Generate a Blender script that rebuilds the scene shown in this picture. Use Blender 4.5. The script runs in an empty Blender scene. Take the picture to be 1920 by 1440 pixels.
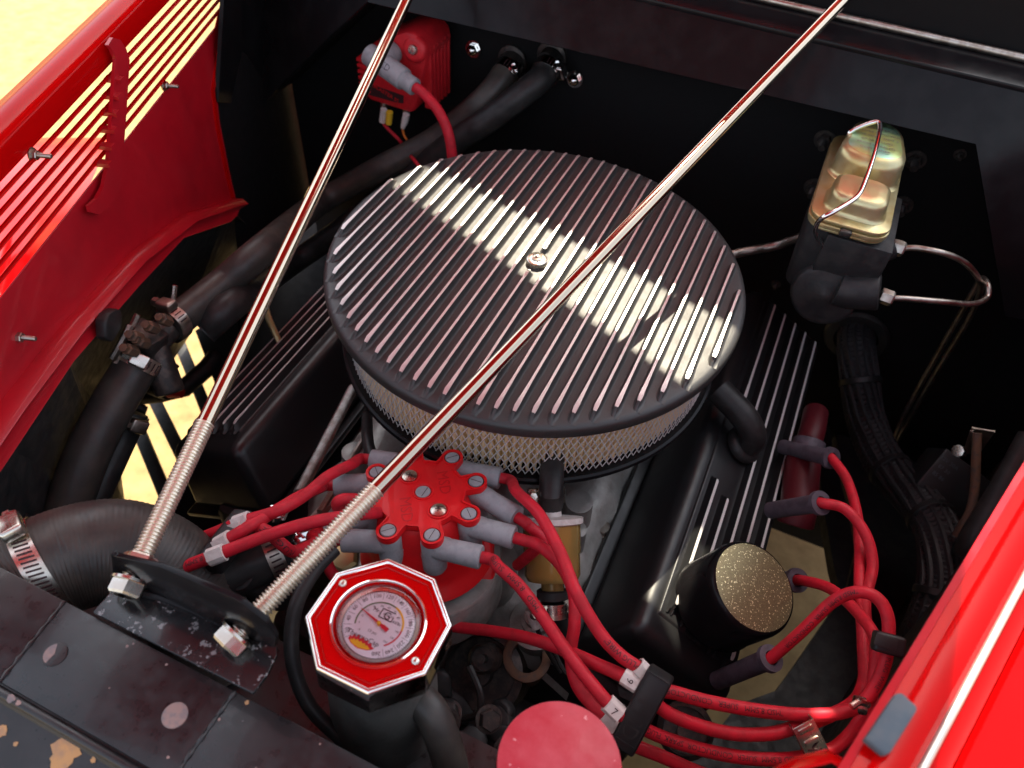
import bpy, bmesh, math, random
from math import radians, sin, cos, pi, sqrt
from mathutils import Vector, Matrix, Quaternion
random.seed(7)
V = Vector
scene = bpy.context.scene
col = scene.collection

# ------------------------------------------------------------------ camera
CAM = V((0.16938523, -0.47865492, 0.41415323))
FPX = 1434.0
RM = Matrix(((0.90971431, 0.4118705, 0.05274994), (-0.34194596, 0.67101077, 0.65788867), (0.23556916, -0.61652837, 0.75126556)))
cd = bpy.data.cameras.new('camera')
cd.sensor_width = 36.0
cd.lens = FPX / 1920 * 36
cd.clip_start = 0.01
cd.clip_end = 500
cd.dof.use_dof = True
cd.dof.focus_distance = 0.56
cd.dof.aperture_fstop = 9.0
co = bpy.data.objects.new('camera', cd)
col.objects.link(co)
co.matrix_world = Matrix.Translation(CAM) @ RM.transposed().to_4x4()
scene.camera = co

# ------------------------------------------------------------------ light
SUN = V((-0.12, 0.55, 0.81)).normalized()
w = bpy.data.worlds.new('World')
scene.world = w
w.use_nodes = True
nt = w.node_tree
sky = nt.nodes.new('ShaderNodeTexSky')
sky.sky_type = 'NISHITA'
sky.sun_disc = False
sky.sun_elevation = math.asin(SUN.z)
sky.sun_rotation = math.atan2(SUN.x, SUN.y)
sky.air_density = 1.0
sky.dust_density = 3.0
hs_ = nt.nodes.new('ShaderNodeHueSaturation')
hs_.inputs['Saturation'].default_value = 0.45
nt.links.new(sky.outputs[0], hs_.inputs['Color'])
nt.links.new(hs_.outputs[0], nt.nodes['Background'].inputs[0])
nt.nodes['Background'].inputs[1].default_value = 0.15
sl = bpy.data.lights.new('sun', 'SUN')
sl.energy = 4.5
sl.angle = radians(0.5)
sl.color = (1.0, 0.90, 0.70)
so = bpy.data.objects.new('sun', sl)
col.objects.link(so)
so.rotation_mode = 'QUATERNION'
so.rotation_quaternion = SUN.to_track_quat('Z', 'Y')
so.location = SUN * 5
scene.view_settings.view_transform = 'Standard'
scene.view_settings.look = 'None'
scene.view_settings.gamma = 1
scene.view_settings.exposure = 1.6

# ------------------------------------------------------------------ geometry helpers
def ray(px, py):
    return RM.transposed() @ V(((px - 960) / FPX, -(py - 720) / FPX, -1.0))
def P(px, py, x=None, y=None, z=None, d=None):
    """world point seen at photo pixel (px, py) on a given plane or at a given depth"""
    r = ray(px, py)
    if d is not None: return CAM + r * d
    if x is not None: return CAM + r * ((x - CAM.x) / r.x)
    if y is not None: return CAM + r * ((y - CAM.y) / r.y)
    return CAM + r * ((z - CAM.z) / r.z)
def Pn(px, py, o, n):
    r = ray(px, py)
    return CAM + r * ((o - CAM).dot(n) / r.dot(n))
def frame(axis, up=None):
    """3x3 with columns X, Y, Z=axis"""
    z = V(axis).normalized()
    u = V(up) if up is not None else (V((0, 0, 1)) if abs(z.z) < .9 else V((0, 1, 0)))
    x = u.cross(z).normalized()
    return Matrix((x, z.cross(x), z)).transposed()
def TR(loc, rot3=None):
    m = Matrix.Translation(V(loc))
    return m @ rot3.to_4x4() if rot3 is not None else m
def spline(pts, n=8):
    pts = [V(p) for p in pts]
    if len(pts) < 3: return [pts[0].lerp(pts[-1], i / n) for i in range(n + 1)]
    q = [pts[0] * 2 - pts[1]] + pts + [pts[-1] * 2 - pts[-2]]
    out = []
    for i in range(1, len(q) - 2):
        a, b, c, d = q[i - 1:i + 3]
        for k in range(n):
            t = k / n
            out.append(0.5 * ((2 * b) + (c - a) * t + (2 * a - 5 * b + 4 * c - d) * t * t + (3 * b - a - 3 * c + d) * t ** 3))
    out.append(pts[-1])
    return out

class MB:
    def __init__(s): s.v = []; s.f = []; s.m = []; s.cur = 0
    def add(s, vs, fs, m=None):
        o = len(s.v); s.v += [V(p) for p in vs]
        s.f += [[i + o for i in f] for f in fs]
        s.m += [s.cur if m is None else m] * len(fs)
        return s
    def box(s, c, size, rot=None, m=None, taper=1.0):
        hx, hy, hz = [a / 2 for a in size]
        vs = [V((x * (taper if z > 0 else 1), y * (taper if z > 0 else 1), z)) for z in (-hz, hz) for x, y in ((-hx, -hy), (hx, -hy), (hx, hy), (-hx, hy))]
        if rot is not None: vs = [rot @ p for p in vs]
        vs = [p + V(c) for p in vs]
        return s.add(vs, [[3, 2, 1, 0], [4, 5, 6, 7], [0, 1, 5, 4], [1, 2, 6, 5], [2, 3, 7, 6], [3, 0, 4, 7]], m)
    def tube(s, pts, r, n=12, caps=True, m=None, closed=False):
        pts = [V(p) for p in pts]; N = len(pts)
        rf = r if callable(r) else (lambda t: r)
        T = []
        for i in range(N):
            a = pts[(i - 1) % N] if (closed or i > 0) else pts[0]
            b = pts[(i + 1) % N] if (closed or i < N - 1) else pts[-1]
            T.append((b - a).normalized())
        u = frame(T[0]).col[0]
        vs = []
        for i in range(N):
            u = (u - T[i] * u.dot(T[i])).normalized(); b = T[i].cross(u)
            rr = rf(i / max(1, N - 1))
            vs += [pts[i] + (u * cos(2 * pi * k / n) + b * sin(2 * pi * k / n)) * rr for k in range(n)]
        fs = []
        for i in range(N if closed else N - 1):
            j = (i + 1) % N
            fs += [[i * n + k, i * n + (k + 1) % n, j * n + (k + 1) % n, j * n + k] for k in range(n)]
        if caps and not closed:
            fs += [list(range(n))[::-1], [(N - 1) * n + k for k in range(n)]]
        return s.add(vs, fs, m)
    def lathe(s, prof, n=32, M=None, m=None, ph=0.0, a0=0, a1=2 * pi):
        """prof: (r, z) list, outward surface when z rises while r outside"""
        full = abs(a1 - a0 - 2 * pi) < 1e-6
        K = n if full else n + 1
        vs = []; idx = []
        for r, z in prof:
            if r < 1e-7: idx.append([len(vs)] * K); vs.append(V((0, 0, z)))
            else:
                idx.append(list(range(len(vs), len(vs) + K)))
                vs += [V((r * cos(a0 + ph + (a1 - a0) * k / n), r * sin(a0 + ph + (a1 - a0) * k / n), z)) for k in range(K)]
        fs = []
        for a, b in zip(idx, idx[1:]):
            for k in range(n):
                l = (k + 1) % K
                f = [a[k], a[l], b[l], b[k]]; g = []
                for i in f:
                    if i not in g: g.append(i)
                if len(g) > 2: fs.append(g)
        if M is not None: vs = [M @ p for p in vs]
        return s.add(vs, fs, m)
    def prism(s, poly, z0, z1, M=None, m=None):
        n = len(poly)
        vs = [V((x, y, z0)) for x, y in poly] + [V((x, y, z1)) for x, y in poly]
        if M is not None: vs = [M @ p for p in vs]
        return s.add(vs, [list(range(n))[::-1], list(range(n, 2 * n))] + [[i, (i + 1) % n, n + (i + 1) % n, n + i] for i in range(n)], m)
    def sheet(s, pts, off, m=None):
        """planar polygon of world points, thickened by the vector off"""
        n = len(pts); pts = [V(p) for p in pts]; off = V(off)
        vs = pts + [p + off for p in pts]
        return s.add(vs, [list(range(n)), list(range(n, 2 * n))[::-1]] + [[i, n + i, n + (i + 1) % n, (i + 1) % n] for i in range(n)], m)
    def loft(s, rows, m=None):
        n = len(rows[0]); o = []
        for r in rows: o += list(r)
        return s.add(o, [[i * n + k, i * n + k + 1, (i + 1) * n + k + 1, (i + 1) * n + k] for i in range(len(rows) - 1) for k in range(n - 1)], m)
    def mesh(s, name, mats, smooth=40, bevel=0, seg=2, loc=V((0, 0, 0)), bang=30, solid=0):
        me = bpy.data.meshes.new(name)
        me.from_pydata([p - loc for p in s.v], [], s.f)
        mats = mats if isinstance(mats, (list, tuple)) else [mats]
        for q in mats: me.materials.append(q)
        me.polygons.foreach_set('material_index', s.m)
        bm = bmesh.new(); bm.from_mesh(me)
        bmesh.ops.remove_doubles(bm, verts=bm.verts, dist=1e-6)
        if solid:
            bmesh.ops.recalc_face_normals(bm, faces=bm.faces)
            bmesh.ops.solidify(bm, geom=bm.faces[:] + bm.edges[:] + bm.verts[:], thickness=solid)
        bmesh.ops.recalc_face_normals(bm, faces=bm.faces)
        if bevel:
            es = [e for e in bm.edges if len(e.link_faces) == 2 and e.calc_face_angle() > radians(bang)]
            bmesh.ops.bevel(bm, geom=es, offset=bevel, segments=seg, affect='EDGES', profile=.5, clamp_overlap=True)
        bm.to_mesh(me); bm.free()
        if smooth:
            me.shade_smooth()
            me.set_sharp_from_angle(angle=radians(smooth))
        return me

BASE = {}
def thing(name, label, cat, loc, group=None):
    o = bpy.data.objects.new(name, None); col.objects.link(o)
    o.empty_display_size = 0.02
    o.location = V(loc); o['label'] = label; o['category'] = cat
    if group: o['group'] = group
    BASE[o.name] = V(loc)
    return o
def base(o):
    return BASE[o.name]
def part(name, mb, mats, parent, label=None, **k):
    """mesh part given in world coordinates, parented to a thing or a part"""
    b = base(parent)
    o = bpy.data.objects.new(name, mb.mesh(name, mats, loc=b, **k)); col.objects.link(o)
    o.parent = parent; BASE[o.name] = b
    if label: o['label'] = label
    return o
def place(name, me, parent, M):
    """shared mesh placed by a world matrix"""
    o = bpy.data.objects.new(name, me); col.objects.link(o)
    o.parent = parent; o.matrix_local = Matrix.Translation(-base(parent)) @ M
    BASE[o.name] = base(parent)
    return o
def single(name, mb, mats, label, cat, group=None, loc=None, **k):
    if loc is None:
        n = len(mb.v)
        loc = V((sum(p.x for p in mb.v) / n, sum(p.y for p in mb.v) / n, min(p.z for p in mb.v)))
    o = bpy.data.objects.new(name, mb.mesh(name, mats, loc=V(loc), **k)); col.objects.link(o)
    o.location = V(loc); o['label'] = label; o['category'] = cat
    if group: o['group'] = group
    BASE[o.name] = V(loc)
    return o

TXT = {}
def text_geo(body, size):
    key = (body, size)
    if key not in TXT:
        cu = bpy.data.curves.new('t', 'FONT'); cu.body = body; cu.size = size; cu.resolution_u = 2
        ob = bpy.data.objects.new('t', cu); col.objects.link(ob)
        dg = bpy.context.evaluated_depsgraph_get()
        me = bpy.data.meshes.new_from_object(ob.evaluated_get(dg))
        bm = bmesh.new(); bm.from_mesh(me); bmesh.ops.triangulate(bm, faces=bm.faces)
        for k in range(-1, 8):     # cut into strips so the letters can wrap round a cable
            bmesh.ops.bisect_plane(bm, geom=bm.verts[:] + bm.edges[:] + bm.faces[:], plane_co=(0, k * size / 8 + size * .03, 0), plane_no=(0, 1, 0))
        bm.verts.index_update()
        TXT[key] = ([v.co.copy() for v in bm.verts], [[v.index for v in f.verts] for f in bm.faces]); bm.free()
        bpy.data.objects.remove(ob); bpy.data.meshes.remove(me); bpy.data.curves.remove(cu)
    return TXT[key]
def text_flat(mb, body, size, M, center=True, depth=0, m=None):
    vs, fs = text_geo(body, size)
    if not vs: return
    w_ = max(v.x for v in vs) if center else 0
    h_ = size * .7 if center else 0
    mb.add([M @ V((v.x - w_ / 2, v.y - h_ / 2, depth)) for v in vs], fs, m)
def text_on_tube(mb, body, size, path, r, s0, flip=False, up=V((0.1, -0.35, 0.95)), m=None):
    """letters printed round a cable, s0 metres along its path"""
    L = [0.0]
    for a, b in zip(path, path[1:]): L.append(L[-1] + (b - a).length)
    vs, fs = text_geo(body, size)
    out = []
    for v in vs:
        s = s0 - v.x if flip else s0 + v.x
        s = min(max(s, 0), L[-1] - 1e-6)
        i = max(k for k in range(len(L) - 1) if L[k] <= s)
        t = (s - L[i]) / (L[i + 1] - L[i])
        c = path[i].lerp(path[i + 1], t)
        def tan(j):
            a = path[max(0, j - 1)]; b = path[min(len(path) - 1, j + 1)]
            return (b - a).normalized()
        T = tan(i).lerp(tan(i + 1), t).normalized()
        if flip: T = -T
        n = up - T * up.dot(T); n.normalize()
        b = n.cross(T)
        th = (v.y - size * .35) / r
        out.append(c + (n * cos(th) + b * sin(th)) * (r + 0.00012))
    mb.add(out, fs, m)

# ------------------------------------------------------------------ materials
def mat(name, c, rough=.5, metal=0.0, coat=0.0, spec=.5, c2=None, nscale=60, lo=.45, hi=.6, bump=0, bscale=400, rvar=0.0, rscale=90, trans=0, ior=1.45, chip=None, cscale=45, clo=.68, sheen=0, aniso=0):
    m = bpy.data.materials.new(name); m.use_nodes = True
    t = m.node_tree; b = t.nodes['Principled BSDF']
    def I(k, v): b.inputs[k].default_value = v
    I('Base Color', (*c, 1)); I('Roughness', rough); I('Metallic', metal); I('Coat Weight', coat); I('Coat Roughness', .05)
    I('Specular IOR Level', spec); I('Transmission Weight', trans); I('IOR', ior); I('Sheen Weight', sheen); I('Anisotropic', aniso)
    tc = t.nodes.new('ShaderNodeTexCoord')
    def noise(sc, det=4, rg=.55):
        n = t.nodes.new('ShaderNodeTexNoise'); n.inputs['Scale'].default_value = sc; n.inputs['Detail'].default_value = det; n.inputs['Roughness'].default_value = rg
        t.links.new(tc.outputs['Object'], n.inputs['Vector']); return n
    def ramp(src, a, bb, ca=(0, 0, 0, 1), cb=(1, 1, 1, 1)):
        r = t.nodes.new('ShaderNodeValToRGB'); r.color_ramp.elements[0].position = a; r.color_ramp.elements[1].position = bb
        r.color_ramp.elements[0].color = ca; r.color_ramp.elements[1].color = cb
        t.links.new(src, r.inputs[0]); return r
    colout = None
    if c2 is not None:
        r = ramp(noise(nscale, 6, .6).outputs[0], lo, hi, (*c, 1), (*c2, 1)); colout = r.outputs[0]
    if chip is not None:
        r = ramp(noise(cscale, 8, .65).outputs[0], clo, clo + .015)
        mx = t.nodes.new('ShaderNodeMix'); mx.data_type = 'RGBA'
        t.links.new(r.outputs[0], mx.inputs[0])
        if colout: t.links.new(colout, mx.inputs[6])
        else: mx.inputs[6].default_value = (*c, 1)
        mx.inputs[7].default_value = (*chip, 1); colout = mx.outputs[2]
    if colout: t.links.new(colout, b.inputs['Base Color'])
    if rvar:
        mr = t.nodes.new('ShaderNodeMapRange')
        t.links.new(noise(rscale, 5).outputs[0], mr.inputs[0])
        mr.inputs[1].default_value = .35; mr.inputs[2].default_value = .65
        mr.inputs[3].default_value = max(.02, rough - rvar); mr.inputs[4].default_value = rough + rvar
        t.links.new(mr.outputs[0], b.inputs['Roughness'])
    if bump:
        bp = t.nodes.new('ShaderNodeBump'); bp.inputs['Strength'].default_value = bump; bp.inputs['Distance'].default_value = .001
        t.links.new(noise(bscale, 3).outputs[0], bp.inputs['Height']); t.links.new(bp.outputs[0], b.inputs['Normal'])
    return m
M = {}
M['concrete'] = mat('concrete', (.35, .238, .100), .9, c2=(.19, .125, .050), nscale=22, lo=.35, hi=.75, bump=.4, bscale=90)
M['matte_black'] = mat('matte_black', (.012, .0115, .012), .75, spec=.08, rvar=.08, bump=.05, bscale=600)
M['gloss_black'] = mat('gloss_black', (.009, .008, .009), .22, spec=.16, coat=.02, c2=(.013, .012, .013), nscale=30, rvar=.05)
M['lid_black'] = mat('lid_black', (.029, .028, .027), .44, spec=.75, bump=.25, bscale=1500, rvar=.05)
M['cover_black'] = mat('cover_black', (.013, .013, .014), .34, spec=.5, bump=.08, bscale=1500, rvar=.05)
M['polished'] = mat('polished_aluminium', (.72, .70, .68), .44, .85)
M['trim'] = mat('brushed_stainless', (.60, .57, .52), .30, .7)
M['chrome'] = mat('chrome', (.88, .86, .83), .07, 1, rvar=.04, rscale=200)
M['rod'] = mat('plated_rod', (.52, .43, .33), .13, 1)
M['bright_fin'] = mat('bright_machined_fin', (.86, .84, .82), .40, .4)
M['steel'] = mat('zinc_steel', (.68, .64, .57), .27, 1, c2=(.60, .54, .45), nscale=60, rvar=.06)
M['dull_steel'] = mat('dull_steel', (.48, .43, .38), .38, 1, c2=(.36, .30, .25), nscale=120, rvar=.1)
M['dark_steel'] = mat('dark_steel', (.05, .047, .045), .45, .6, c2=(.10, .08, .07), nscale=150, rvar=.1)
M['red_paint'] = mat('red_paint', (.50, .0015, .002), .12, spec=.05, coat=.055, c2=(.47, .0015, .002), nscale=20, rvar=.03, rscale=12)
M['red_gloss'] = mat('wing_paint', (.50, .002, .003), .10, spec=.3, coat=.2)
M['red_inner'] = mat('red_paint_inside', (.50, .008, .018), .36, coat=.25, c2=(.43, .007, .016), nscale=14, rvar=.08, rscale=30)
M['red_anod'] = mat('red_cast_plastic', (.72, .010, .014), .38, c2=(.66, .010, .014), nscale=80, bump=.05, bscale=900)
M['red_wire'] = mat('red_silicone', (.58, .015, .032), .52, spec=.35, c2=(.46, .016, .028), nscale=90, rvar=.1, chip=(.10, .02, .02), cscale=300, clo=.80)
M['dark_red'] = mat('dark_red_sleeve', (.085, .005, .010), .5)
M['relief_red'] = mat('relief_shade_red', (.52, .006, .010), .45)  # darker red stands in for shading on the raised letters
M['red_coil'] = mat('red_coil_plastic', (.60, .014, .022), .5, c2=(.52, .012, .02), nscale=120)
M['grey_boot'] = mat('grey_silicone', (.31, .32, .335), .55, c2=(.25, .258, .27), nscale=90, chip=(.12, .11, .11), cscale=200, clo=.72)
M['dark_boot'] = mat('dusky_grey_silicone', (.085, .072, .092), .6, c2=(.06, .05, .065), nscale=120)
M['rubber'] = mat('black_rubber', (.020, .019, .019), .45, spec=.4, c2=(.032, .030, .029), nscale=70, rvar=.08)
M['cast_grey'] = mat('dull_cast_grey', (.10, .10, .092), .5, .3, c2=(.07, .07, .065), nscale=50, bump=.2, bscale=400)
M['hose'] = mat('dusty_hose_rubber', (.036, .032, .029), .44, spec=.5, c2=(.075, .064, .052), nscale=50, lo=.4, hi=.75, rvar=.08, bump=.05, bscale=500)
M['plastic'] = mat('black_plastic', (.014, .014, .015), .45, bump=.04, bscale=900)
M['paper'] = mat('filter_paper', (.96, .78, .47), .85, c2=(.92, .72, .42), nscale=120)
M['wire'] = mat('galvanised_wire', (.72, .72, .69), .4, .3)
M['thread'] = mat('zinc_thread', (.86, .79, .66), .36, .85)
M['alu'] = mat('cast_aluminium', (.46, .46, .43), .5, .5, c2=(.30, .29, .26), nscale=60, lo=.35, hi=.7, bump=.35, bscale=350, rvar=.08)
M['block'] = mat('grimy_black_iron', (.016, .016, .017), .55, c2=(.028, .026, .025), nscale=80, bump=.3, bscale=200, rvar=.1)
M['white'] = mat('white_plastic', (.72, .68, .64), .5, c2=(.62, .56, .52), nscale=150)
M['ink'] = mat('black_ink', (.035, .012, .014), .5)
M['yellow'] = mat('yellow_plastic', (.80, .50, .03), .5)
M['orange'] = mat('orange_wire', (.75, .20, .03), .5)
M['gold'] = mat('yellow_zinc', (.58, .43, .17), .34, .72, c2=(.62, .58, .34), nscale=40, lo=.35, hi=.7, rvar=.06)
M['rust'] = mat('rusty_steel', (.16, .085, .05), .7, .3, c2=(.10, .07, .055), nscale=150)
M['chip'] = mat('worn_primer', (.50, .27, .11), .7, c2=(.38, .22, .12), nscale=140)
M['bare'] = mat('worn_paint_plug', (.34, .22, .19), .6, c2=(.20, .17, .17), nscale=160, bump=.1)
M['rad_paint'] = mat('worn_black_paint', (.016, .015, .016), .33, coat=.12, c2=(.024, .022, .023), nscale=60, rvar=.08, rscale=120, chip=(.20, .17, .16), cscale=120, clo=.735)
M['bracket_paint'] = mat('chipped_bracket_paint', (.016, .015, .016), .24, coat=.3, rvar=.08, chip=(.23, .22, .22), cscale=170, clo=.60)
M['fuel'] = mat('fuel_stain', (.48, .27, .05), .3)
M['pad'] = mat('grey_foam_pad', (.065, .085, .105), .6, spec=.3, c2=(.085, .10, .115), nscale=80)
M['braid'] = mat('braided_sleeve', (.020, .019, .021), .6, bump=.4, bscale=900)
def clear(name, tint, rough=.03, f=1.45, body=None):
    m = bpy.data.materials.new(name); m.use_nodes = True; t = m.node_tree; t.nodes.clear()
    o = t.nodes.new('ShaderNodeOutputMaterial'); mx = t.nodes.new('ShaderNodeMixShader'); fr_ = t.nodes.new('ShaderNodeFresnel'); fr_.inputs[0].default_value = f
    tr = t.nodes.new('ShaderNodeBsdfTransparent'); tr.inputs[0].default_value = (*tint, 1)
    gl = t.nodes.new('ShaderNodeBsdfGlossy'); gl.inputs['Roughness'].default_value = rough
    t.links.new(fr_.outputs[0], mx.inputs[0]); 
    src = tr
    if body:
        df = t.nodes.new('ShaderNodeBsdfDiffuse'); df.inputs[0].default_value = (*body, 1); m2 = t.nodes.new('ShaderNodeMixShader'); m2.inputs[0].default_value = .38
        t.links.new(tr.outputs[0], m2.inputs[1]); t.links.new(df.outputs[0], m2.inputs[2]); src = m2
    t.links.new(src.outputs[0], mx.inputs[1]); t.links.new(gl.outputs[0], mx.inputs[2]); t.links.new(mx.outputs[0], o.inputs[0])
    return m
M['glass'] = clear('clear_lens', (1, 1, 1))
M['amber'] = clear('amber_plastic', (.95, .66, .22), .08, 1.5, (.74, .48, .15))
M['dial'] = mat('dial_white', (.80, .74, .80), .6)
M['green'] = mat('dial_green', (.16, .20, .10), .6)
M['dialyellow'] = mat('dial_yellow', (.85, .45, .02), .6)
M['dialred'] = mat('dial_red', (.65, .02, .04), .5)
M['dusty_red'] = mat('sun_faded_red_paint', (.46, .014, .030), .50, coat=.04, c2=(.58, .09, .11), nscale=30, lo=.40, hi=.74, chip=(.70, .26, .27), cscale=110, clo=.66, rvar=.1, bump=.15, bscale=700)

def glitter():
    m = mat('glitter_black_paint', (.03, .026, .016), .35, .6)
    t = m.node_tree; b = t.nodes['Principled BSDF']
    tc = t.nodes.new('ShaderNodeTexCoord'); vo = t.nodes.new('ShaderNodeTexVoronoi'); vo.inputs['Scale'].default_value = 1400
    t.links.new(tc.outputs['Object'], vo.inputs['Vector'])
    sep = t.nodes.new('ShaderNodeSeparateColor'); t.links.new(vo.outputs['Color'], sep.inputs[0])
    r = t.nodes.new('ShaderNodeValToRGB'); e = r.color_ramp.elements
    e[0].position = .0; e[0].color = (.17, .14, .075, 1); e[1].position = .93; e[1].color = (.26, .22, .11, 1)
    x = e.new(.97); x.color = (.95, .85, .5, 1)
    t.links.new(sep.outputs[0], r.inputs[0]); t.links.new(r.outputs[0], b.inputs['Base Color'])
    bp = t.nodes.new('ShaderNodeBump'); bp.inputs['Strength'].default_value = .5; bp.inputs['Distance'].default_value = .0006
    t.links.new(sep.outputs[1], bp.inputs['Height']); t.links.new(bp.outputs[0], b.inputs['Normal'])
    return m
M['glitter'] = glitter()
def zinc_lid(nm, ca, cb, cc):
    m = mat(nm, (.8, .62, .3), .30, .6)
    t = m.node_tree; b = t.nodes['Principled BSDF']
    tc = t.nodes.new('ShaderNodeTexCoord'); n = t.nodes.new('ShaderNodeTexNoise'); n.inputs['Scale'].default_value = 26; n.inputs['Detail'].default_value = 2
    t.links.new(tc.outputs['Object'], n.inputs['Vector'])
    r = t.nodes.new('ShaderNodeValToRGB'); e = r.color_ramp.elements
    e[0].position = .36; e[0].color = (*ca, 1); e[1].position = .62; e[1].color = (*cb, 1)
    x = e.new(.5); x.color = (*cc, 1)
    t.links.new(n.outputs[0], r.inputs[0]); t.links.new(r.outputs[0], b.inputs['Base Color'])
    return m
M['zinc_green'] = zinc_lid('iridescent_sky_green_zinc', (.74, .66, .22), (.40, .80, .62), (.62, .78, .30))  # iridescent plating with the sky's greenish sheen put into its colour
M['zinc_orange'] = zinc_lid('iridescent_orange_zinc', (.85, .36, .14), (.76, .62, .30), (.82, .50, .26))

def hexnut(name, r, h, m, bore=0, washer=0):
    b = MB()
    b.lathe([(0, 0), (r * .93, 0), (r, h * .12), (r, h * .85), (r * .88, h), (bore, h)] if bore else [(0, 0), (r, 0), (r, h * .85), (r * .88, h), (0, h)], 6)
    if washer: b.lathe([(0, -.001), (washer, -.001), (washer, .0005), (0, .0005)], 20)
    return b.mesh(name, m, smooth=20)
def stud_mesh(name, m, nutr, nuth, sr, sl, washer=0):
    """nut with a threaded stud end"""
    b = MB()
    b.lathe([(0, 0), (nutr, 0), (nutr, nuth * .85), (nutr * .88, nuth), (0, nuth)], 6)
    if washer: b.lathe([(0, -.0015), (washer, -.0015), (washer, .0003), (0, .0003)], 20)
    pr = [(sr, nuth)]
    k = int(sl / .0012)
    for i in range(k):
        pr += [(sr, nuth + sl * (i + .1) / k), (sr * .86, nuth + sl * (i + .6) / k)]
    pr += [(sr * .8, nuth + sl), (0, nuth + sl)]
    b.lathe([(0, nuth)] + pr, 10)
    return b.mesh(name, m, smooth=35)
def ring_clamp(mb, c, axis, r, w=.011, t=.0009, n=40, m=None):
    R_ = frame(axis)
    mb.lathe([(r, -w / 2), (r + t, -w / 2), (r + t, w / 2), (r, w / 2)], n, TR(c, R_), m)
# ------------------------------------------------------------------ the setting
g = MB(); g.box((0, 0, -.85), (80, 80, .1))
gr = single('ground', g, M['concrete'], 'pale sunlit concrete ground under and beside the car', 'ground', loc=(0, 0, -.8)); gr['kind'] = 'structure'
del gr['category']

Z3 = V((0, 0, 1))
# body side planes: the bay widens towards the firewall
NL = V((1, .346, 0)).normalized(); OL = V((-.393, 0, 0)); DL = V((-.346, 1, 0)).normalized()
NR = V((1, -.346, 0)).normalized(); OR = V((.393, 0, 0)); DR = V((.346, 1, 0)).normalized()
def PL(px, py, off=0): return Pn(px, py, OL + NL * off, NL)

# ------------------------------------------------------------------ firewall
YF, YO = .34, .25
fw = thing('firewall', 'black firewall with a recessed matte centre behind the engine', 'firewall', (0, YF, -.5))
a = MB(); a.box((.115, YF + .004, -.27), (1.25, .008, .86))
part('recess_panel', a, M['matte_black'], fw)
a = MB()
inner = [(400, 190), (490, 197), (690, 5), (1830, 270), (1885, 593), (1990, 612)]
for i in range(5):
    p, q = P(*inner[i], y=YO), P(*inner[i + 1], y=YO)
    if i == 0: p.y -= .03
    b_ = V((0, YF - YO, 0))
    a.add([p, q, q + b_, V((p.x, YF, p.z))], [[0, 1, 2, 3]])
rq = [(422, -60), (418, 40), (396, 170), (403, 230), (420, 320), (434, 372), (438, 402), (446, 480), (446, 640)]
rw = [Pn(*q, OL - NL * .004, NL) for q in rq]
dl_ = lambda p: p + DL * ((.36 - p.y) / DL.y)
a.loft([rw, [dl_(p) for p in rw]])
part('recess_wall', a, M['matte_black'], fw, smooth=0)
def SO(px, py, dy=0):
    p = P(px, py, y=YO); return p
LEAN = .03
zt = P(1500, 75, y=YO + LEAN).z
a = MB()
rows = []
pin = [P(*q, y=YO) for q in ((400, 190), (445, 194), (490, 197), (540, 149), (590, 101), (640, 53), (690, 5))]
pin[0] = PL(402, 190); pin[1] = pin[0].lerp(pin[2], .5) + V((0, .010, 0))
pin[1] = P(445, 194, y=pin[1].y)
bend = [p.y - YO for p in pin]
lo = pin
hi = [V((p.x, YO + LEAN + b + .05 * max(0, (-.30 - p.x)) / .2, zt)) for p, b in zip(pin, bend)]
a.loft([lo, hi])
pr_ = [P(*q, y=YO) for q in ((690, 5), (1070, 93), (1450, 181), (1830, 270))]
a.loft([pr_, [V((p.x, YO + LEAN, zt)) for p in pr_]])
p0, p1, p2 = P(1830, 270, y=YO), P(1885, 593, y=YO), P(1990, 612, y=YO)
a.loft([[p0, p1, p2], [V((p0.x, YO + LEAN, zt)), V((p1.x, YO + LEAN, zt)), V((p2.x, YO + LEAN, zt))]])
part('front_panel', a, M['gloss_black'], fw, solid=.004, smooth=30)
# cowl top shelf with its rubber beads
a = MB(); a.box((.09, .55 + LEAN, zt + .002), (1.15, .6, .006))
part('cowl_shelf', a, M['gloss_black'], fw, bevel=.002)
for (q0, q1, wd, nm) in (((1405, -8), (1935, 112), .0065, 'cowl_bead'), ((1700, -35), (1960, 22), .0075, 'cowl_bead')):
    e0, e1 = P(*q0, z=zt + .009), P(*q1, z=zt + .009); dd = (e1 - e0).normalized()
    b = MB(); b.tube([e0 - dd * .5, e1 + dd * .2], wd * .55, 10)
    part(nm, b, M['dull_steel'], fw)
acorn = MB(); acorn.lathe([(0, -.001), (.010, -.001), (.010, .0006), (.0066, .0006)], 24); acorn.lathe([(.0068, .0006), (.0068, .005), (.006, .006)], 6); acorn.lathe([(.006, .006), (.0045, .0085), (.002, .010), (0, .0105)], 14)
acorn = acorn.mesh('acorn_nut', M['chrome'], smooth=30)
for q in ((888, 92), (1078, 148)):
    place('acorn_nut', acorn, fw, TR(P(*q, y=YF - .003), frame((0, -1, .1))))
bolt = stud_mesh('bolt', M['dark_steel'], .0075, .007, .0042, .012, .011)
for q in ((1546, 262), (1716, 300), (1526, 352), (1692, 385), (1800, 290), (1455, 533), (590, 405), (640, 470)):
    o = place('bolt', bolt, fw, TR(P(*q, y=YF - .001), frame((0, -1, 0))))
    if q[0] in (1800, 1455, 590, 640): o.scale = (.55, .55, .5)

cb_ = thing('car_body', 'red car body behind the firewall', 'car body', (0, 1.2, -.62))
a = MB(); a.box((0, 1.5, -.30), (1.0, 2.2, .66))
part('cabin_shell', a, M['red_paint'], cb_, bevel=.05, seg=4)
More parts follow.
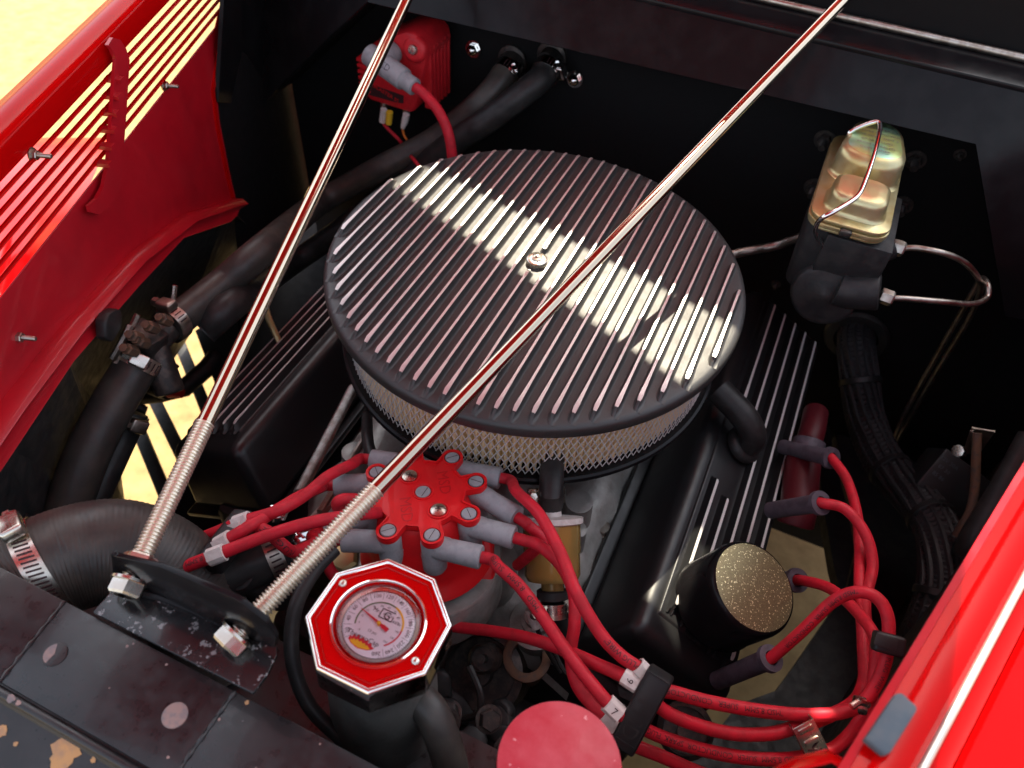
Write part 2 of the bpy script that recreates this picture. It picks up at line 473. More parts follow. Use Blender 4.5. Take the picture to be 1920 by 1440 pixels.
# ------------------------------------------------------------------ left hood side with louvres
hl = thing('louvred_hood_side', 'left red hood side with long louvre slots and rolled top lip', 'hood panel', OL + V((0, -.1, -.15)))
zA = Pn(136, 190, OL, NL).z; zB = Pn(240, 255, OL, NL).z
y0, y1 = -.42, .30
def onL(y, z, off=0):
    s = y / DL.y; return OL + DL * s + NL * off + V((0, 0, z))
NB = 7
pit = (zA - zB) / NB
for i in range(1, NB):
    zc = zB + pit * i
    a = MB()
    sec = [(.0022, .0019), (.0028, .0004), (.0014, -.0010), (-.0058, -.0050), (-.0068, -.0042), (0, .0023)]
    a.loft([[onL(y, zc + s[1] * 1.0, s[0]) for s in sec + sec[:1]] for y in (y0, -.25, -.1, .05, .22)])
    part('louvre', a, M['red_paint'], hl, smooth=60)
a = MB()   # rolled lip along the top
zl = Pn(104, 160, OL, NL).z
sec = [(.0, zA - .002), (.002, zl - .003), (.0, zl), (-.012, zl + .003), (-.030, zl - .002), (-.036, zl - .010), (-.038, zA - .03)]
a.loft([[onL(y, s[1], s[0]) for s in sec] for y in (y0, -.2, 0, y1)])
part('top_lip', a, M['red_paint'], hl, smooth=70, solid=.0015)
# lower sheet down to the ridge
rid = [(440, 372), (425, 375), (340, 402), (240, 475), (120, 602), (0, 752), (-120, 920)]
top_px = [(428, -60), (390, 0), (330, 102), (240, 255), (107, 480), (0, 667), (-110, 860)]
a = MB()
T_ = [onL(Pn(*q, OL, NL).y, zB) for q in top_px]; B_ = [PL(*q) for q in rid]
rear = [PL(*q) for q in ((428, -60), (424, 40), (403, 170), (410, 230), (428, 320), (440, 372))]
a.add([*T_[1:], *B_[::-1][:-1], *rear[::-1]], [list(range(len(T_) - 1 + len(B_) - 1 + len(rear)))])
part('side_sheet', a, M['red_inner'], hl, solid=.0015, smooth=0)
a = MB()
a.add([*[PL(*q, .003) for q in ((428, -60), (424, 40), (403, 170), (410, 230), (428, 320), (440, 372))], *[PL(*q, .003) for q in ((436, 372), (423, 320), (405, 230), (398, 170), (418, 40), (422, -60))]], [[i, i + 1, 10 - i, 11 - i] for i in range(5)])
part('rear_edge', a, M['red_paint'], hl, solid=.002, smooth=0)
# flange under the ridge: rolls inwards and hangs down
bot = [(444, 405), (432, 416), (345, 446), (262, 535), (138, 678), (24, 850), (-110, 1050)]
a = MB()
rr = [PL(*q, .001) for q in rid]
r1 = [p + NL * .010 + V((0, 0, .001)) for p in rr]
r2 = [p + NL * .016 + V((0, 0, -.006)) for p in rr]
r3 = [Pn(*q, OL + NL * .016, NL) for q in bot]
a.loft([rr, r1, r2, [p.lerp(q, .5) - NL * .004 for p, q in zip(r2, r3)], r3])
part('lower_flange', a, M['red_inner'], hl, smooth=70, solid=.0015)
# riveted brace across the louvres
a = MB()
bp = [(205, 70), (219, 74), (230, 90), (237, 112), (231, 210), (222, 330), (214, 362), (199, 388), (180, 402), (163, 397), (160, 385), (175, 372), (187, 350), (196, 310), (201, 240), (206, 170), (211, 110), (203, 92), (196, 84)]
a.sheet([PL(*q, .006) for q in bp], NL * .003)
pb = part('louvre_brace', a, M['red_inner'], hl, smooth=0)
a = MB()
for i in range(1, NB):
    zc = zB + pit * i
    yy = PL(205, 92 + (7 - i) * 42).y
    a.box(onL(yy - .006, zc, .006), (.007, .014, .0035), frame(Z3, NL))
part('brace_hook', a, M['red_inner'], pb, smooth=0)
pst = stud_mesh('panel_stud', M['dull_steel'], .0062, .006, .0031, .016, .0085)
for q, f in (((308, 160), 1), ((62, 290), 1), ((33, 632), 1.0)):
    o = place('panel_stud', pst, hl, TR(PL(*q, .001), frame(NL)) @ Matrix.Scale(.62, 4))
a = MB(); a.sheet([PL(*q, .018) for q in ((176, 600), (184, 586), (200, 576), (208, 582), (208, 612), (190, 640), (178, 632))], NL * .010)
part('rubber_bumper', a, M['rubber'], hl, bevel=.002)

# left front wing seen through the louvres
a = MB()
rows = []
for k, (py, xw) in enumerate(((258, -.80), (266, -.78), (300, -.72), (350, -.66), (420, -.60), (500, -.555), (560, -.53))):
    rows.append([P(px if px < 0 else px * (1 - k * .09), py, x=xw - .00012 * abs(px - 60)) for px in (-420, -300, -180, -80, 0, 60, 120, 180, 230)])
a.loft(rows)
fend = single('front_wing', a, M['red_gloss'], 'sunlit red front wing outside the left louvres', 'wing', solid=.002, smooth=80)

# ------------------------------------------------------------------ right hood side
hr = thing('right_hood_side', 'bright red right hood side with bare rolled ledge and steel trim strip', 'hood panel', OR + V((0, -.2, -.1)))
def uz(px, py, z):
    p = P(px, py, z=z); return (p - OR).dot(NR)
def mean(*l): return sum(l) / len(l)
u_in = mean(uz(1789, 1087, .1), uz(1675, 1266, .1))
u_gr = mean(uz(1789, 1240, .098), uz(1690, 1410, .098))
u_tr = mean(uz(1789, 1294, .098), uz(1716, 1440, .098), uz(1920, 1119, .098))
u_dk = mean(uz(1899, 1160, .09), uz(1775, 1440, .09))
def onR(s, u, z): return OR + DR * s + NR * u + V((0, 0, z))
ss = [-.62, -.40, -.30, -.2, -.1, 0, .15, .3, .5]
def sweep(sec, ss=ss):
    a = MB(); a.loft([[onR(s, u, z) for u, z in sec] for s in ss]); return a
part('inner_flange', sweep([(u_in + .045, -.06), (u_in + .03, .03), (u_in + .008, .078), (u_in, .0985), (u_in + .003, .1005)]), M['red_inner'], hr, smooth=60, solid=.0012)
part('ledge', sweep([(u_in + .0032, .1006), (u_in + .012, .1022), (u_in + (u_gr - u_in) * .6, .1025), (u_gr - .007, .1020), (u_gr - .005, .0985), (u_gr - .003, .1012), (u_gr, .1008), (u_gr + .0015, .0960), (u_gr + .004, .0965), (u_gr + .006, .1000), (u_tr - .006, .099), (u_tr - .0045, .095), (u_tr + .0055, .093), (u_tr + .010, .094), (u_dk - .003, .091), (u_dk, .086)]), M['red_paint'], hr, smooth=50, solid=.0012)
a = MB(); a.tube([onR(s, u_tr, .1005) for s in ss], .0019, 12)
part('trim_strip', a, M['trim'], hr)
part('gap_seal', sweep([(u_dk, .0855), (u_dk + .0022, .084), (u_dk + .0045, .0855)]), M['rubber'], hr, solid=.001)
part('outer_panel', sweep([(u_dk + .0040, .086), (u_dk + .006, .0915), (u_dk + .010, .0905), (u_dk + .03, .082), (u_dk + .034, .083), (u_dk + .038, .079), (u_dk + .09, .055), (u_dk + .20, -.05), (u_dk + .24, -.45), (u_dk + .24, -.62)]), M['red_paint'], hr, smooth=50, solid=.0012)
a = MB()
pq = [P(*q, z=.1035) for q in ((1614, 1390), (1620, 1383), (1672, 1306), (1684, 1305), (1711, 1330), (1712, 1337), (1661, 1418), (1650, 1420))]
a.sheet(pq, (0, 0, .004))
pd = single('foam_pad', a, M['pad'], 'blue-grey foam pad stuck on the right red ledge', 'pad', bevel=.001)
# nose crosspiece joining the right ledge
a = MB()
cs = [(1690, 1500), (1560, 1424), (1500, 1438), (1380, 1500)]
a.loft([[P(*q, z=.098) for q in cs], [P(q[0] - 6, q[1] - 14, z=.088) for q in cs], [P(q[0] - 8, q[1] - 20, z=.07) for q in cs]])
part('nose_corner', a, M['red_paint'], hr, smooth=60, solid=.0012)

# raised hood above the bay (out of view; it shades the engine and shows red in the chrome)
HZ, HT = .64, .27
def hood_pt(q):                      # follow the sun's ray from the bay up to the hood's plane
    q = V(q); t = (HZ + HT * q.x - q.z) / (SUN.z - HT * SUN.x); return q + SUN * t
hd = thing('raised_hood', 'unseen red hood raised above the engine bay, its gap and notch shaped for the sun', 'hood', (-.2, .35, .55))
fy = lambda x: -.017 - .365 * x
ry = lambda x: .056 - .25 * x
def hood_l(y):
    q = onL(max(y, -.30), .118, -.014); return hood_pt((q.x, y, q.z))
def hood_r(y):
    q = onR(max(y, -.30) / DR.y, u_in - .004, .1); return hood_pt((q.x, q.y + min(0, y + .30), q.z))
fl0, fr0 = -.36, .36
a = MB(); a.sheet([hood_l(-.90), hood_r(-.90), hood_r(-.214), hood_pt((.292, -.214, 0)), hood_pt((.286, -.165, 0)), hood_r(-.150), hood_r(ry(fr0) + .03), hood_pt((.192, ry(.192), 0)), hood_pt((.192, fy(.192), 0)), hood_pt((-.185, fy(-.185), 0)), hood_pt((-.185, ry(-.185), 0)), hood_l(ry(fl0))], (0, 0, .012))  # gap and edge notch cut to let the sun band and patch through
part('front_panel', a, M['red_inner'], hd, smooth=0)
a = MB(); a.sheet([hood_l(ry(fl0)), hood_pt((-.185, ry(-.185), 0)), hood_pt((.192, ry(.192), 0)), hood_r(ry(fr0) + .03), hood_r(.95), hood_l(.95)], (0, 0, .012))
part('rear_panel', a, M['red_inner'], hd, smooth=0)
a = MB()
for f, y0_, y1_, dp in ((hood_r, -.145, fy(fr0) - .005, .14), (hood_l, ry(fl0) + .04, .94, .10), (hood_r, ry(fr0) + .02, .94, .16)):  # flanges added to widen the red reflected in the rods
    a = MB(); a.sheet([f(y0_), f(y1_), f(y1_) - Z3 * dp, f(y0_) - Z3 * dp], (.003, 0, 0))
    part('added_edge_flange', a, M['red_inner'], hd, smooth=0)

# ------------------------------------------------------------------ chassis, with dark sheets added below
fr = thing('frame_rail', 'black left chassis rail low beside the engine', 'chassis', (-.36, 0, -.5))
a = MB()
def bar(q0, q1, w_, z, h=.03):
    e0, e1 = P(*q0, z=z), P(*q1, z=z); d_ = (e1 - e0).normalized()
    a.box((e0 + e1) / 2, (w_, (e1 - e0).length, h), Matrix((d_.cross(Z3), d_, Z3)).transposed())
zb = -.42
sl_ = [[(243, 765), (318, 945)], [(287, 745), (372, 918)], [(335, 640), (420, 850)], [(300, 690), (330, 760)]]
for q0, q1 in sl_[:3]: bar(q0, q1, .016, zb)
part('cross_bar', a, M['block'], fr, bevel=.002)
a = MB()
low = [(520, 470), (450, 480), (345, 640), (318, 680), (240, 795), (216, 832), (232, 950), (160, 1200)]
up_ = [bot[0]] + bot
a.loft([[p + NL * -.006 + Z3 * .008 for p in [r3[0]] + r3], [P(*q, z=-.39) for q in low]])
part('dark_filler_sheet', a, M['block'], fr, smooth=0, solid=.002)  # sheet added to keep this side dark and block light from outside
a = MB()
a.sheet([P(*q, z=-.40) for q in ((366, 620), (400, 600), (520, 430), (820, 370), (820, 1120), (420, 1130), (262, 1015), (300, 925), (380, 850), (425, 770), (409, 735), (388, 680))], (0, 0, -.012))
part('dark_cover_sheet', a, M['matte_black'], fr, smooth=0)  # flat sheet added to cover lit ground where the bay is dark
a = MB()
a.tube([P(*q, z=-.36) for q in ((262, 742), (300, 738), (345, 728), (388, 690), (405, 668))], .012, 10)
part('steering_shaft', a, M['block'], fr)
a = MB(); a.box((0, -.33, -.47), (.72, .20, .03)); a.box((0, -.405, -.45), (.66, .02, .5))
part('crossmember_and_light_block', a, M['block'], fr, bevel=.004)  # beam plate, plus a wall added to stop ground light from the front
rrl = thing('right_chassis_rail', 'black right chassis rail below the red cables', 'chassis', (.40, 0, -.5))
a = MB()
a.sheet([P(*q, z=-.42) for q in ((1500, 700), (1545, 700), (1562, 850), (1590, 960), (1602, 1030), (1585, 1100), (1560, 1150), (1574, 1100), (1563, 1060), (1546, 960), (1530, 830))], (0, 0, -.02))
part('chassis_bar', a, M['block'], rrl, smooth=0)
a = MB()
a.sheet([P(*q, z=-.43) for q in ((1545, 700), (1575, 850), (1602, 960), (1606, 1030), (1588, 1105), (1493, 1243), (1455, 1295), (1385, 1320), (1240, 1500), (2100, 1500), (2200, 700), (1700, 560))], (0, 0, -.02))
part('dark_filler_sheet', a, M['block'], rrl, smooth=0)  # dark sheet added to fill in around the visible ground
a = MB()
a.loft([[onR(s, u_in + .047, -.06) for s in ss], [onR(s, u_in + .05, -.44) for s in ss]])
part('side_light_block', a, M['block'], rrl, smooth=0, solid=.002)  # wall added to block light bouncing off the ground
# ------------------------------------------------------------------ radiator top
rd = thing('radiator', 'worn black radiator top with welded seams at the front', 'radiator', (-.05, -.43, -.3))
ZR = .0
yb = P(420, 1285, z=ZR).y
s1a, s1b = P(115, 1135, z=ZR), P(0, 1277, z=ZR)
s2a, s2b = P(445, 1290, z=ZR), P(338, 1440, z=ZR)
yfz = mean(P(0, 1290, z=ZR).y, P(300, 1440, z=ZR).y)
def xat(a_, b_, y): return a_.x + (b_.x - a_.x) * (y - a_.y) / (b_.y - a_.y)
xs = [-.36, None, None, .30]
e = .0009
for k in range(3):
    def xl_(y): return xs[0] if k == 0 else (xat(s1a, s1b, y) if k == 1 else xat(s2a, s2b, y)) + e
    def xr_(y): return (xat(s1a, s1b, y) if k == 0 else xat(s2a, s2b, y)) - e if k < 2 else xs[3]
    a = MB(); a.sheet([V((xl_(yfz), yfz, ZR)), V((xr_(yfz), yfz, ZR)), V((xr_(yb), yb, ZR)), V((xl_(yb), yb, ZR))], (0, 0, -.003))
    part('top_plate', a, M['rad_paint'], rd, bevel=.0006, smooth=30)
rng = random.Random(3)
for (q0, q1) in ((s1a, s1b), (s2a, s2b)):
    a = MB(); n = 26
    pts = [V((xat(q0, q1, yb + (yfz - yb) * i / n), yb + (yfz - yb) * i / n, ZR - .0004)) + V((rng.uniform(-.0002, .0002), 0, rng.uniform(-.0003, .0002))) for i in range(n + 1)]
    a.tube(pts, lambda t: .0011 + .0004 * sin(t * 37), 8)
    part('weld_seam', a, M['rad_paint'], rd)
a = MB()   # rounded front ridge and front face
ys = yfz
sec = [(ys - .0008, ZR - .002), (ys - .002, ZR + .0003), (ys - .004, ZR + .0012), (ys - .006, ZR - .0003), (ys - .0066, ZR - .004)]
a.loft([[V((x, y, z)) for y, z in sec] for x in (-.36, -.2, 0, .3)])
part('front_ridge', a, M['rad_paint'], rd, smooth=70, solid=.001)
a = MB(); a.loft([[V((x, ys - .0060, ZR - .0012)), V((x, ys - .0075, ZR - .0028)), V((x, ys - .0500, ZR - .0120)), V((x, ys - .058, ZR - .10))] for x in (-.36, -.2, 0, .3)])
part('front_face', a, M['rad_paint'], rd, smooth=30, solid=.001)
a = MB(); a.box((-.03, (yb + yfz) / 2 - .003, ZR - .068), (.66, abs(yb - yfz) + .004, .13)); a.box((-.02, yb + .03, ZR - .30), (.62, .07, .36))
a.box((-.03, (yb + yfz) / 2, ZR - .25), (.60, abs(yb - yfz) - .01, .25))
part('tank', a, M['rad_paint'], rd)
for q, ch in (((103, 1227), 1), ((328, 1341), 2)):
    a = MB(); c = P(*q, z=ZR)
    a.lathe([(.0066, 0), (.0064, .0004), (.0056, .0005), (0, .0004)], 28, TR(c))
    pl = part('hole_plug', a, M['bare'] if ch == 2 else M['rad_paint'], rd)
    if ch == 1:
        a = MB(); a.lathe([(.0056, .0006), (0, .0006)], 20, TR(c), a0=radians(120), a1=radians(265))
        part('worn_patch', a, M['bare'], pl, smooth=0)
# chips of lost paint on the front face
def blob(c, ux, uy, r, seed, n=26):
    rg = random.Random(seed)
    ph = [rg.uniform(0, 6.28) for _ in range(4)]
    return [c + ux * (r * cos(t) * (1 + .16 * sin(3 * t + ph[0]) + .10 * sin(7 * t + ph[1]) + .07 * sin(11 * t + ph[3]))) + uy * (r * sin(t) * (1 + .16 * sin(2 * t + ph[2]) + .09 * sin(9 * t + ph[1]))) for t in [2 * pi * i / n for i in range(n)]]
fo = V((0, ys - .0075, ZR - .0028)); fd = V((0, -.0425, -.0092)).normalized(); fn = V((1, 0, 0)).cross(fd).normalized()
if fn.z < 0: fn = -fn
for k, (q, r, mm) in enumerate((((122, 1412), .0075, 'chip'), ((30, 1395), .0012, 'chip'), ((2, 1372), .003, 'chip'), ((175, 1425), .0014, 'chip'))):
    a = MB(); c = Pn(*q, fo, fn)
    vs = blob(c + fn * .0003, V((1, 0, 0)), fd, r, k + 5)
    a.add(vs, [list(range(len(vs)))])
    part('paint_chip', a, M[mm], rd, smooth=0)
for k, (q, r) in enumerate((((20, 1310), .0022), ((34, 1318), .0014))):
    a = MB(); c = P(*q, z=ZR + .0012); vs = blob(c, V((1, 0, 0)), V((0, 1, 0)), r, k + 31); a.add(vs, [list(range(len(vs)))])
    part('paint_chip', a, M['bare'], rd, smooth=0)
for k, (q, r) in enumerate((((463, 1317), .0011), ((455, 1352), .0004), ((238, 1212), .0008), ((250, 1207), .0006), ((411, 1349), .0007), ((315, 1420), .0008), ((205, 1290), .0004), ((312, 1246), .0007), ((480, 1440), .0005), ((600, 1395), .0005))):
    a = MB(); c = P(*q, z=ZR + .0002); vs = blob(c, V((1, 0, 0)), V((0, 1, 0)), r, k + 50, 14); a.add(vs, [list(range(len(vs)))])
    part('paint_chip', a, M['chip'] if k == 0 else M['bare'], rd, smooth=0)

# ------------------------------------------------------------------ bracket on the radiator
bk = thing('steel_bracket', 'chipped black angle bracket holding both rods behind the radiator', 'bracket', P(350, 1200, z=ZR))
zb_ = ZR + .0006
a = MB()
base_px = [(173, 1147), (186, 1132), (222, 1096), (300, 1120), (437, 1175), (500, 1190), (517, 1188), (519, 1228), (503, 1262), (474, 1301)]
a.sheet([P(*q, z=zb_ + .003) for q in base_px], (0, 0, -.003))
part('base_leg', a, M['bracket_paint'], bk, bevel=.0008)
yfl = P(300, 1118, z=zb_ + .003).y
fl = [P(*q, y=yfl) for q in ((214, 1102), (300, 1124), (437, 1182), (515, 1215), (517, 1196), (500, 1168), (456, 1134), (440, 1124), (300, 1064), (216, 1044), (207, 1039))]
a = MB(); a.sheet(fl, (0, .0032, 0))
part('upright_flange', a, M['gloss_black'], bk, bevel=.0008)
a = MB(); a.tube([P(214, 1098, z=zb_ + .003), P(300, 1120, z=zb_ + .003), P(437, 1176, z=zb_ + .003), P(512, 1206, z=zb_ + .003)], .0022, 8)
part('bend', a, M['gloss_black'], bk)

# ------------------------------------------------------------------ the two support rods
def rod(label, tip, e1, Lthread, q_near, q_far):
    tip, e1 = V(tip), V(e1)
    ax = (e1 - tip).normalized()
    r = thing('support_rod', label, 'rod', tip, 'chrome support rods over the engine')
    a = MB()
    a.tube([tip + ax * (Lthread - .002), tip + ax * Lthread, e1], .0053, 24)
    part('shaft', a, M['rod'], r)
    n = int(Lthread / .0021); pts = []; 
    for i in range(n):
        pts += [(.0060, Lthread * (i + .15) / n), (.0060, Lthread * (i + .40) / n), (.0047, Lthread * (i + .70) / n), (.0047, Lthread * (i + .85) / n)]
    a = MB(); a.lathe([(0, 0), (.0045, .0001)] + pts + [(.0053, Lthread)], 20, TR(tip, frame(ax)))
    part('thread', a, M['thread'], r, smooth=60)
    nut = hexnut('hex_nut', .0097, .0082, M['steel'], .0056, .0105)
    for q, ph in ((q_near, .15), (q_far, .35)):
        # the point of the rod's axis nearest to the pixel's ray
        s = (yfl - tip.y) / ax.y + (-.0022 if q is q_near else .0052)
        place('hex_nut', nut, r, TR(tip + ax * s, frame(ax if q is q_far else -ax)) @ Matrix.Rotation(ph, 4, 'Z'))
    return ax
def pix(p):
    c = RM @ (V(p) - CAM); return (960 + FPX * c.x / -c.z, 720 - FPX * c.y / -c.z)
def mk(label, t_px, tz, m_px, mz, ext, th_px, nn, nf):
    t = P(*t_px, z=tz); mm = P(*m_px, z=mz)
    ax = (mm - t).normalized(); L = (mm - t).length
    th = min((k / 1000 * L for k in range(1000)), key=lambda s: (Vector(pix(t + ax * s)) - Vector(th_px)).length)
    rod(label, t, t + ax * L * ext, th, nn, nf)
mk('chrome support rod crossing over the ribbed air cleaner', (432, 1203), .012, (1400, 190), .112, 1.5, (706, 914), (464, 1177), (495, 1146))
mk('chrome support rod left of the air cleaner, rising to the red coil', (239, 1100), .010, (740, 46), .100, 1.5, (382, 790), (250, 1078), (266, 1040))

# ------------------------------------------------------------------ top hose and clamp
hp = spline([P(-70, 1190, d=.452), P(20, 1110, d=.468), P(120, 1052, d=.482), P(225, 1034, d=.497), P(315, 1072, d=.512), P(368, 1150, d=.525), P(392, 1250, d=.535)], 40)
a = MB(); a.tube(hp, lambda t: .0335 + .00022 * sin(t * 560), 40)
rhose = single('radiator_hose', a, M['hose'], 'thick grey-black radiator hose bending behind the bracket', 'hose')
ck = thing('hose_clamp', 'wide slotted worm clamp on the thick radiator hose', 'clamp', P(60, 1100, d=.45), 'worm drive hose clamps')
ic = 66
cc, ca = hp[ic], (hp[ic + 1] - hp[ic - 1]).normalized()
a = MB(); ring_clamp(a, cc, ca, .0337, .0125, .0009, 64)
part('band', a, M['steel'], ck)
R3 = frame(ca)
a = MB()
def on_band(th, r): return cc + R3 @ V((r * cos(th), r * sin(th), 0))
tocam = (CAM - cc); tl = R3.transposed() @ tocam; th0 = math.atan2(tl.y, tl.x)
for i in range(-3, 12):
    th = th0 + (.26 - i * .085) 
    rad = (R3 @ V((cos(th), sin(th), 0))); tg = ca.cross(rad)
    sl2 = (ca + tg * .25).normalized()
    a.box(on_band(th, .03465), (.0012, .0082, .0003), Matrix((sl2.cross(rad), sl2, rad)).transposed())
part('band_slot', a, M['ink'], ck, smooth=0)
thh = th0 - .95
rad = (R3 @ V((cos(thh), sin(thh), 0))); tg = ca.cross(rad)
hc = on_band(thh, .0395)
Rh = Matrix((tg, ca, rad)).transposed()
a = MB(); a.box(hc, (.020, .013, .009), Rh)
hs = part('screw_housing', a, M['steel'], ck, bevel=.0022, seg=3)
a = MB(); text_flat(a, 'IDEAL-TRIDON', .0024, TR(hc + rad * .0046, Matrix((-tg, -ca, rad)).transposed()))
part('stamped_lettering', a, M['dull_steel'], hs, smooth=0)
a = MB(); a.lathe([(0, 0), (.0034, 0), (.0034, .004), (.002, .0055), (0, .0058)], 6, TR(hc - tg * .010, frame(-tg)))
part('screw_head', a, M['steel'], hs, smooth=20)

# ------------------------------------------------------------------ radiator cap with thermometer
CN = V((.0004, .0835, 1)).normalized(); CC = V((.0561, -.3462, .034))
cx = V((1, 0, -CN.x / CN.z)).normalized(); cy = CN.cross(cx)
MC_ = TR(CC, Matrix((cx, cy, CN)).transposed())
RO = .038
cap = thing('pressure_cap', 'octagonal red radiator cap with a round thermometer dial', 'cap', CC - CN * .02)
PH = 1.9753
def octo(r, z): return [MC_ @ V((r * cos(PH - i * pi / 4), r * sin(PH - i * pi / 4), z)) for i in range(8)]
def octoloft(prof, close=None):
    a = MB()
    n = len(prof)
    vs = []
    for r, z in prof: vs += octo(r, z)
    fs = [[i * 8 + k, i * 8 + (k + 1) % 8, (i + 1) * 8 + (k + 1) % 8, (i + 1) * 8 + k] for i in range(n - 1) for k in range(8)]
    a.add(vs, fs); return a
a = octoloft([(.0345, -.0012), (.0352, .0008), (.0366, .0012), (.0378, .0003), (RO, -.001), (.0384, -.019), (.0380, -.0215), (.036, -.023), (.034, -.023)])
part('chrome_shell', a, M['chrome'], cap, bevel=.0006, smooth=30, solid=0)
RI = .0238
a = MB()
vs = octo(.0349, -.0004) + [MC_ @ V((RI * cos(PH - i * pi / 24), RI * sin(PH - i * pi / 24), -.0004)) for i in range(48)]
fs = []
for i in range(8):
    fs.append([i, (i + 1) % 8] + [8 + (6 * (i + 1) - k) % 48 for k in range(7)])
a.add(vs, fs)
part('red_face', a, M['red_paint'], cap, smooth=0)
a = octoloft([(.0320, -.0003), (.0322, .0003), (.0327, .0003), (.0329, -.0003)])
part('chrome_pinstripe', a, M['chrome'], cap, smooth=0)
a = MB(); a.lathe([(RI + .0012, -.0003), (RI + .0008, .0010), (RI, .0012), (RI - .0006, .0004), (RI - .0010, -.0029)], 64, MC_)
part('dial_bezel', a, M['chrome'], cap)
a = MB(); a.lathe([(RI - .0006, .0002), (RI - .0022, -.0030), (0.0205, -.0031)], 64, MC_)
part('dial_well', a, M['red_paint'], cap)
ZD = -.0030
a = MB(); a.lathe([(.0209, ZD + .0000), (.0207, ZD + .0010), (.0190, ZD + .0006)], 64, MC_)
part('silver_ring', a, M['steel'], cap)
a = MB(); a.lathe([(.0191, ZD + .0004), (0, ZD + .0004)], 64, MC_)
dial = part('dial', a, M['dial'], cap, smooth=0)
def arc(r0, r1, a0, a1, z, n=30):
    a = MB(); a.lathe([(r1, z), (r0, z)], n, MC_, a0=radians(a0), a1=radians(a1)); return a
zt_ = ZD + .0007
part('green_arc', arc(.0119, .0127, 75, 205, zt_), M['green'], dial, smooth=0)
part('yellow_arc', arc(.0119, .0129, 8, 75, zt_), M['dialyellow'], dial, smooth=0)
part('red_arc', arc(.0119, .0127, -48, 8, zt_), M['dialred'], dial, smooth=0)
a = MB()
ring = arc(.0187, .0190, 0, 359.9, zt_, 90); a.v += ring.v; a.f += ring.f; a.m += ring.m
for i in range(75):
    t = radians(230 - i * 290 / 74)
    big = i % 6 == 0
    r0 = .0140 if big else .0178
    c = MC_ @ V(((r0 + .0188) / 2 * cos(t), (r0 + .0188) / 2 * sin(t), zt_))
    a.box(c, (.0188 - r0, .00016 if big else .00022, .00005), MC_.to_3x3() @ Matrix.Rotation(t, 3, 'Z'))
nums = ['20', '40', '60', '80', '100', '120', '140', '160', '180', '200', '220', '240', '260']
for i, s in enumerate(nums):
    t = 230 - (i * 6 + 3) * 290 / 74
    Mx = MC_ @ Matrix.Rotation(radians(t - 90), 4, 'Z') @ Matrix.Translation((0, .0162, zt_))
    text_flat(a, s, .0030, Mx)
for i, s in enumerate(['-5', '5', '15', '25', '40', '50', '60', '70', '80', '90', '105', '120', '130']):
    t = 222 - i * 22.0
    text_flat(a, s, .0016, MC_ @ Matrix.Translation((.0103 * cos(radians(t)), .0103 * sin(radians(t)), zt_)))
text_flat(a, 'Mr.', .0030, MC_ @ Matrix.Translation((-.0050, .0064, zt_)))
text_flat(a, 'G', .0058, MC_ @ Matrix.Translation((.0012, .0060, zt_)))
text_flat(a, 'GASKET', .0017, MC_ @ Matrix.Translation((.0020, .0062, zt_)))
for dx, dy, sx, sy in ((0.0012, .0087, .0074, .0005), (.0012, .0036, .0074, .0005), (-.0025, .0062, .0005, .0052), (.0049, .0050, .0005, .0026)):
    a.box(MC_ @ V((dx, dy, zt_)), (sx, sy, .00005), MC_.to_3x3())
text_flat(a, 'KET', .0022, MC_ @ Matrix.Translation((.0074, .0044, zt_)))
text_flat(a, '13 psi', .0022, MC_ @ Matrix.Translation((-.0010, -.0052, zt_)))
text_flat(a, 'ThermoCap', .0038, MC_ @ Matrix.Translation((-.0035, -.0098, zt_)))
part('printing', a, M['ink'], dial, smooth=0)
fl_ = [(-.0100, -.0135), (-.0098, -.0112), (-.0088, -.0122), (-.0083, -.0098), (-.0068, -.0112), (-.0058, -.0092), (-.0044, -.0110), (-.0030, -.0096), (-.0018, -.0112), (-.0004, -.0100), (.0006, -.0116), (.0022, -.0108), (.0030, -.0122), (.0046, -.0126), (.0036, -.0140), (.0020, -.0150), (-.0030, -.0162), (-.0075, -.0152)]
a = MB(); a.prism(fl_, ZD + .0005, ZD + .0006, MC_)
part('red_flames', a, M['dialred'], dial, smooth=0)
a = MB(); a.prism([(x * .80 - .0006, (y + .0135) * .55 - .0142) for x, y in fl_], ZD + .0006, ZD + .00072, MC_)
part('yellow_flames', a, M['dialyellow'], dial, smooth=0)
nd = ZD + .0016
tipn = MC_.inverted() @ Pn(677, 1139.5, MC_ @ V((0, 0, nd)), CN)
u = V((tipn.x, tipn.y, 0)).normalized(); vv = V((-u.y, u.x, 0))
L_ = V((tipn.x, tipn.y, 0)).length
a = MB(); a.prism([tuple((u * s + vv * t)[:2]) for s, t in ((L_, -.0001), (L_, .0001), (0, .0007), (-.002, .0006), (-.0025, .0011), (-.0062, .0011), (-.0062, -.0011), (-.0025, -.0011), (-.002, -.0006), (0, -.0007))], nd - .0002, nd + .0002, MC_)
part('needle', a, M['dialred'], dial, smooth=0)
a = MB(); a.lathe([(.0011, ZD + .0004), (.0011, nd + .0006), (.0008, nd + .0010), (0, nd + .0011)], 20, MC_)
part('hub', a, M['dialyellow'], dial)
a = MB(); a.lathe([(.0222, ZD + .0024), (.0215, ZD + .0030), (.015, ZD + .0042), (0, ZD + .0050)], 48, MC_)
part('lens', a, M['glass'], cap)
for q in ((643, 1094), (779, 1239.5)):
    c = MC_.inverted() @ Pn(*q, CC, CN)
    a = MB(); a.lathe([(.0021, -.0004), (.0021, .0004), (.0016, .0010), (0, .0013)], 20, MC_ @ Matrix.Translation((c.x, c.y, 0)))
    part('rivet', a, M['steel'], cap)
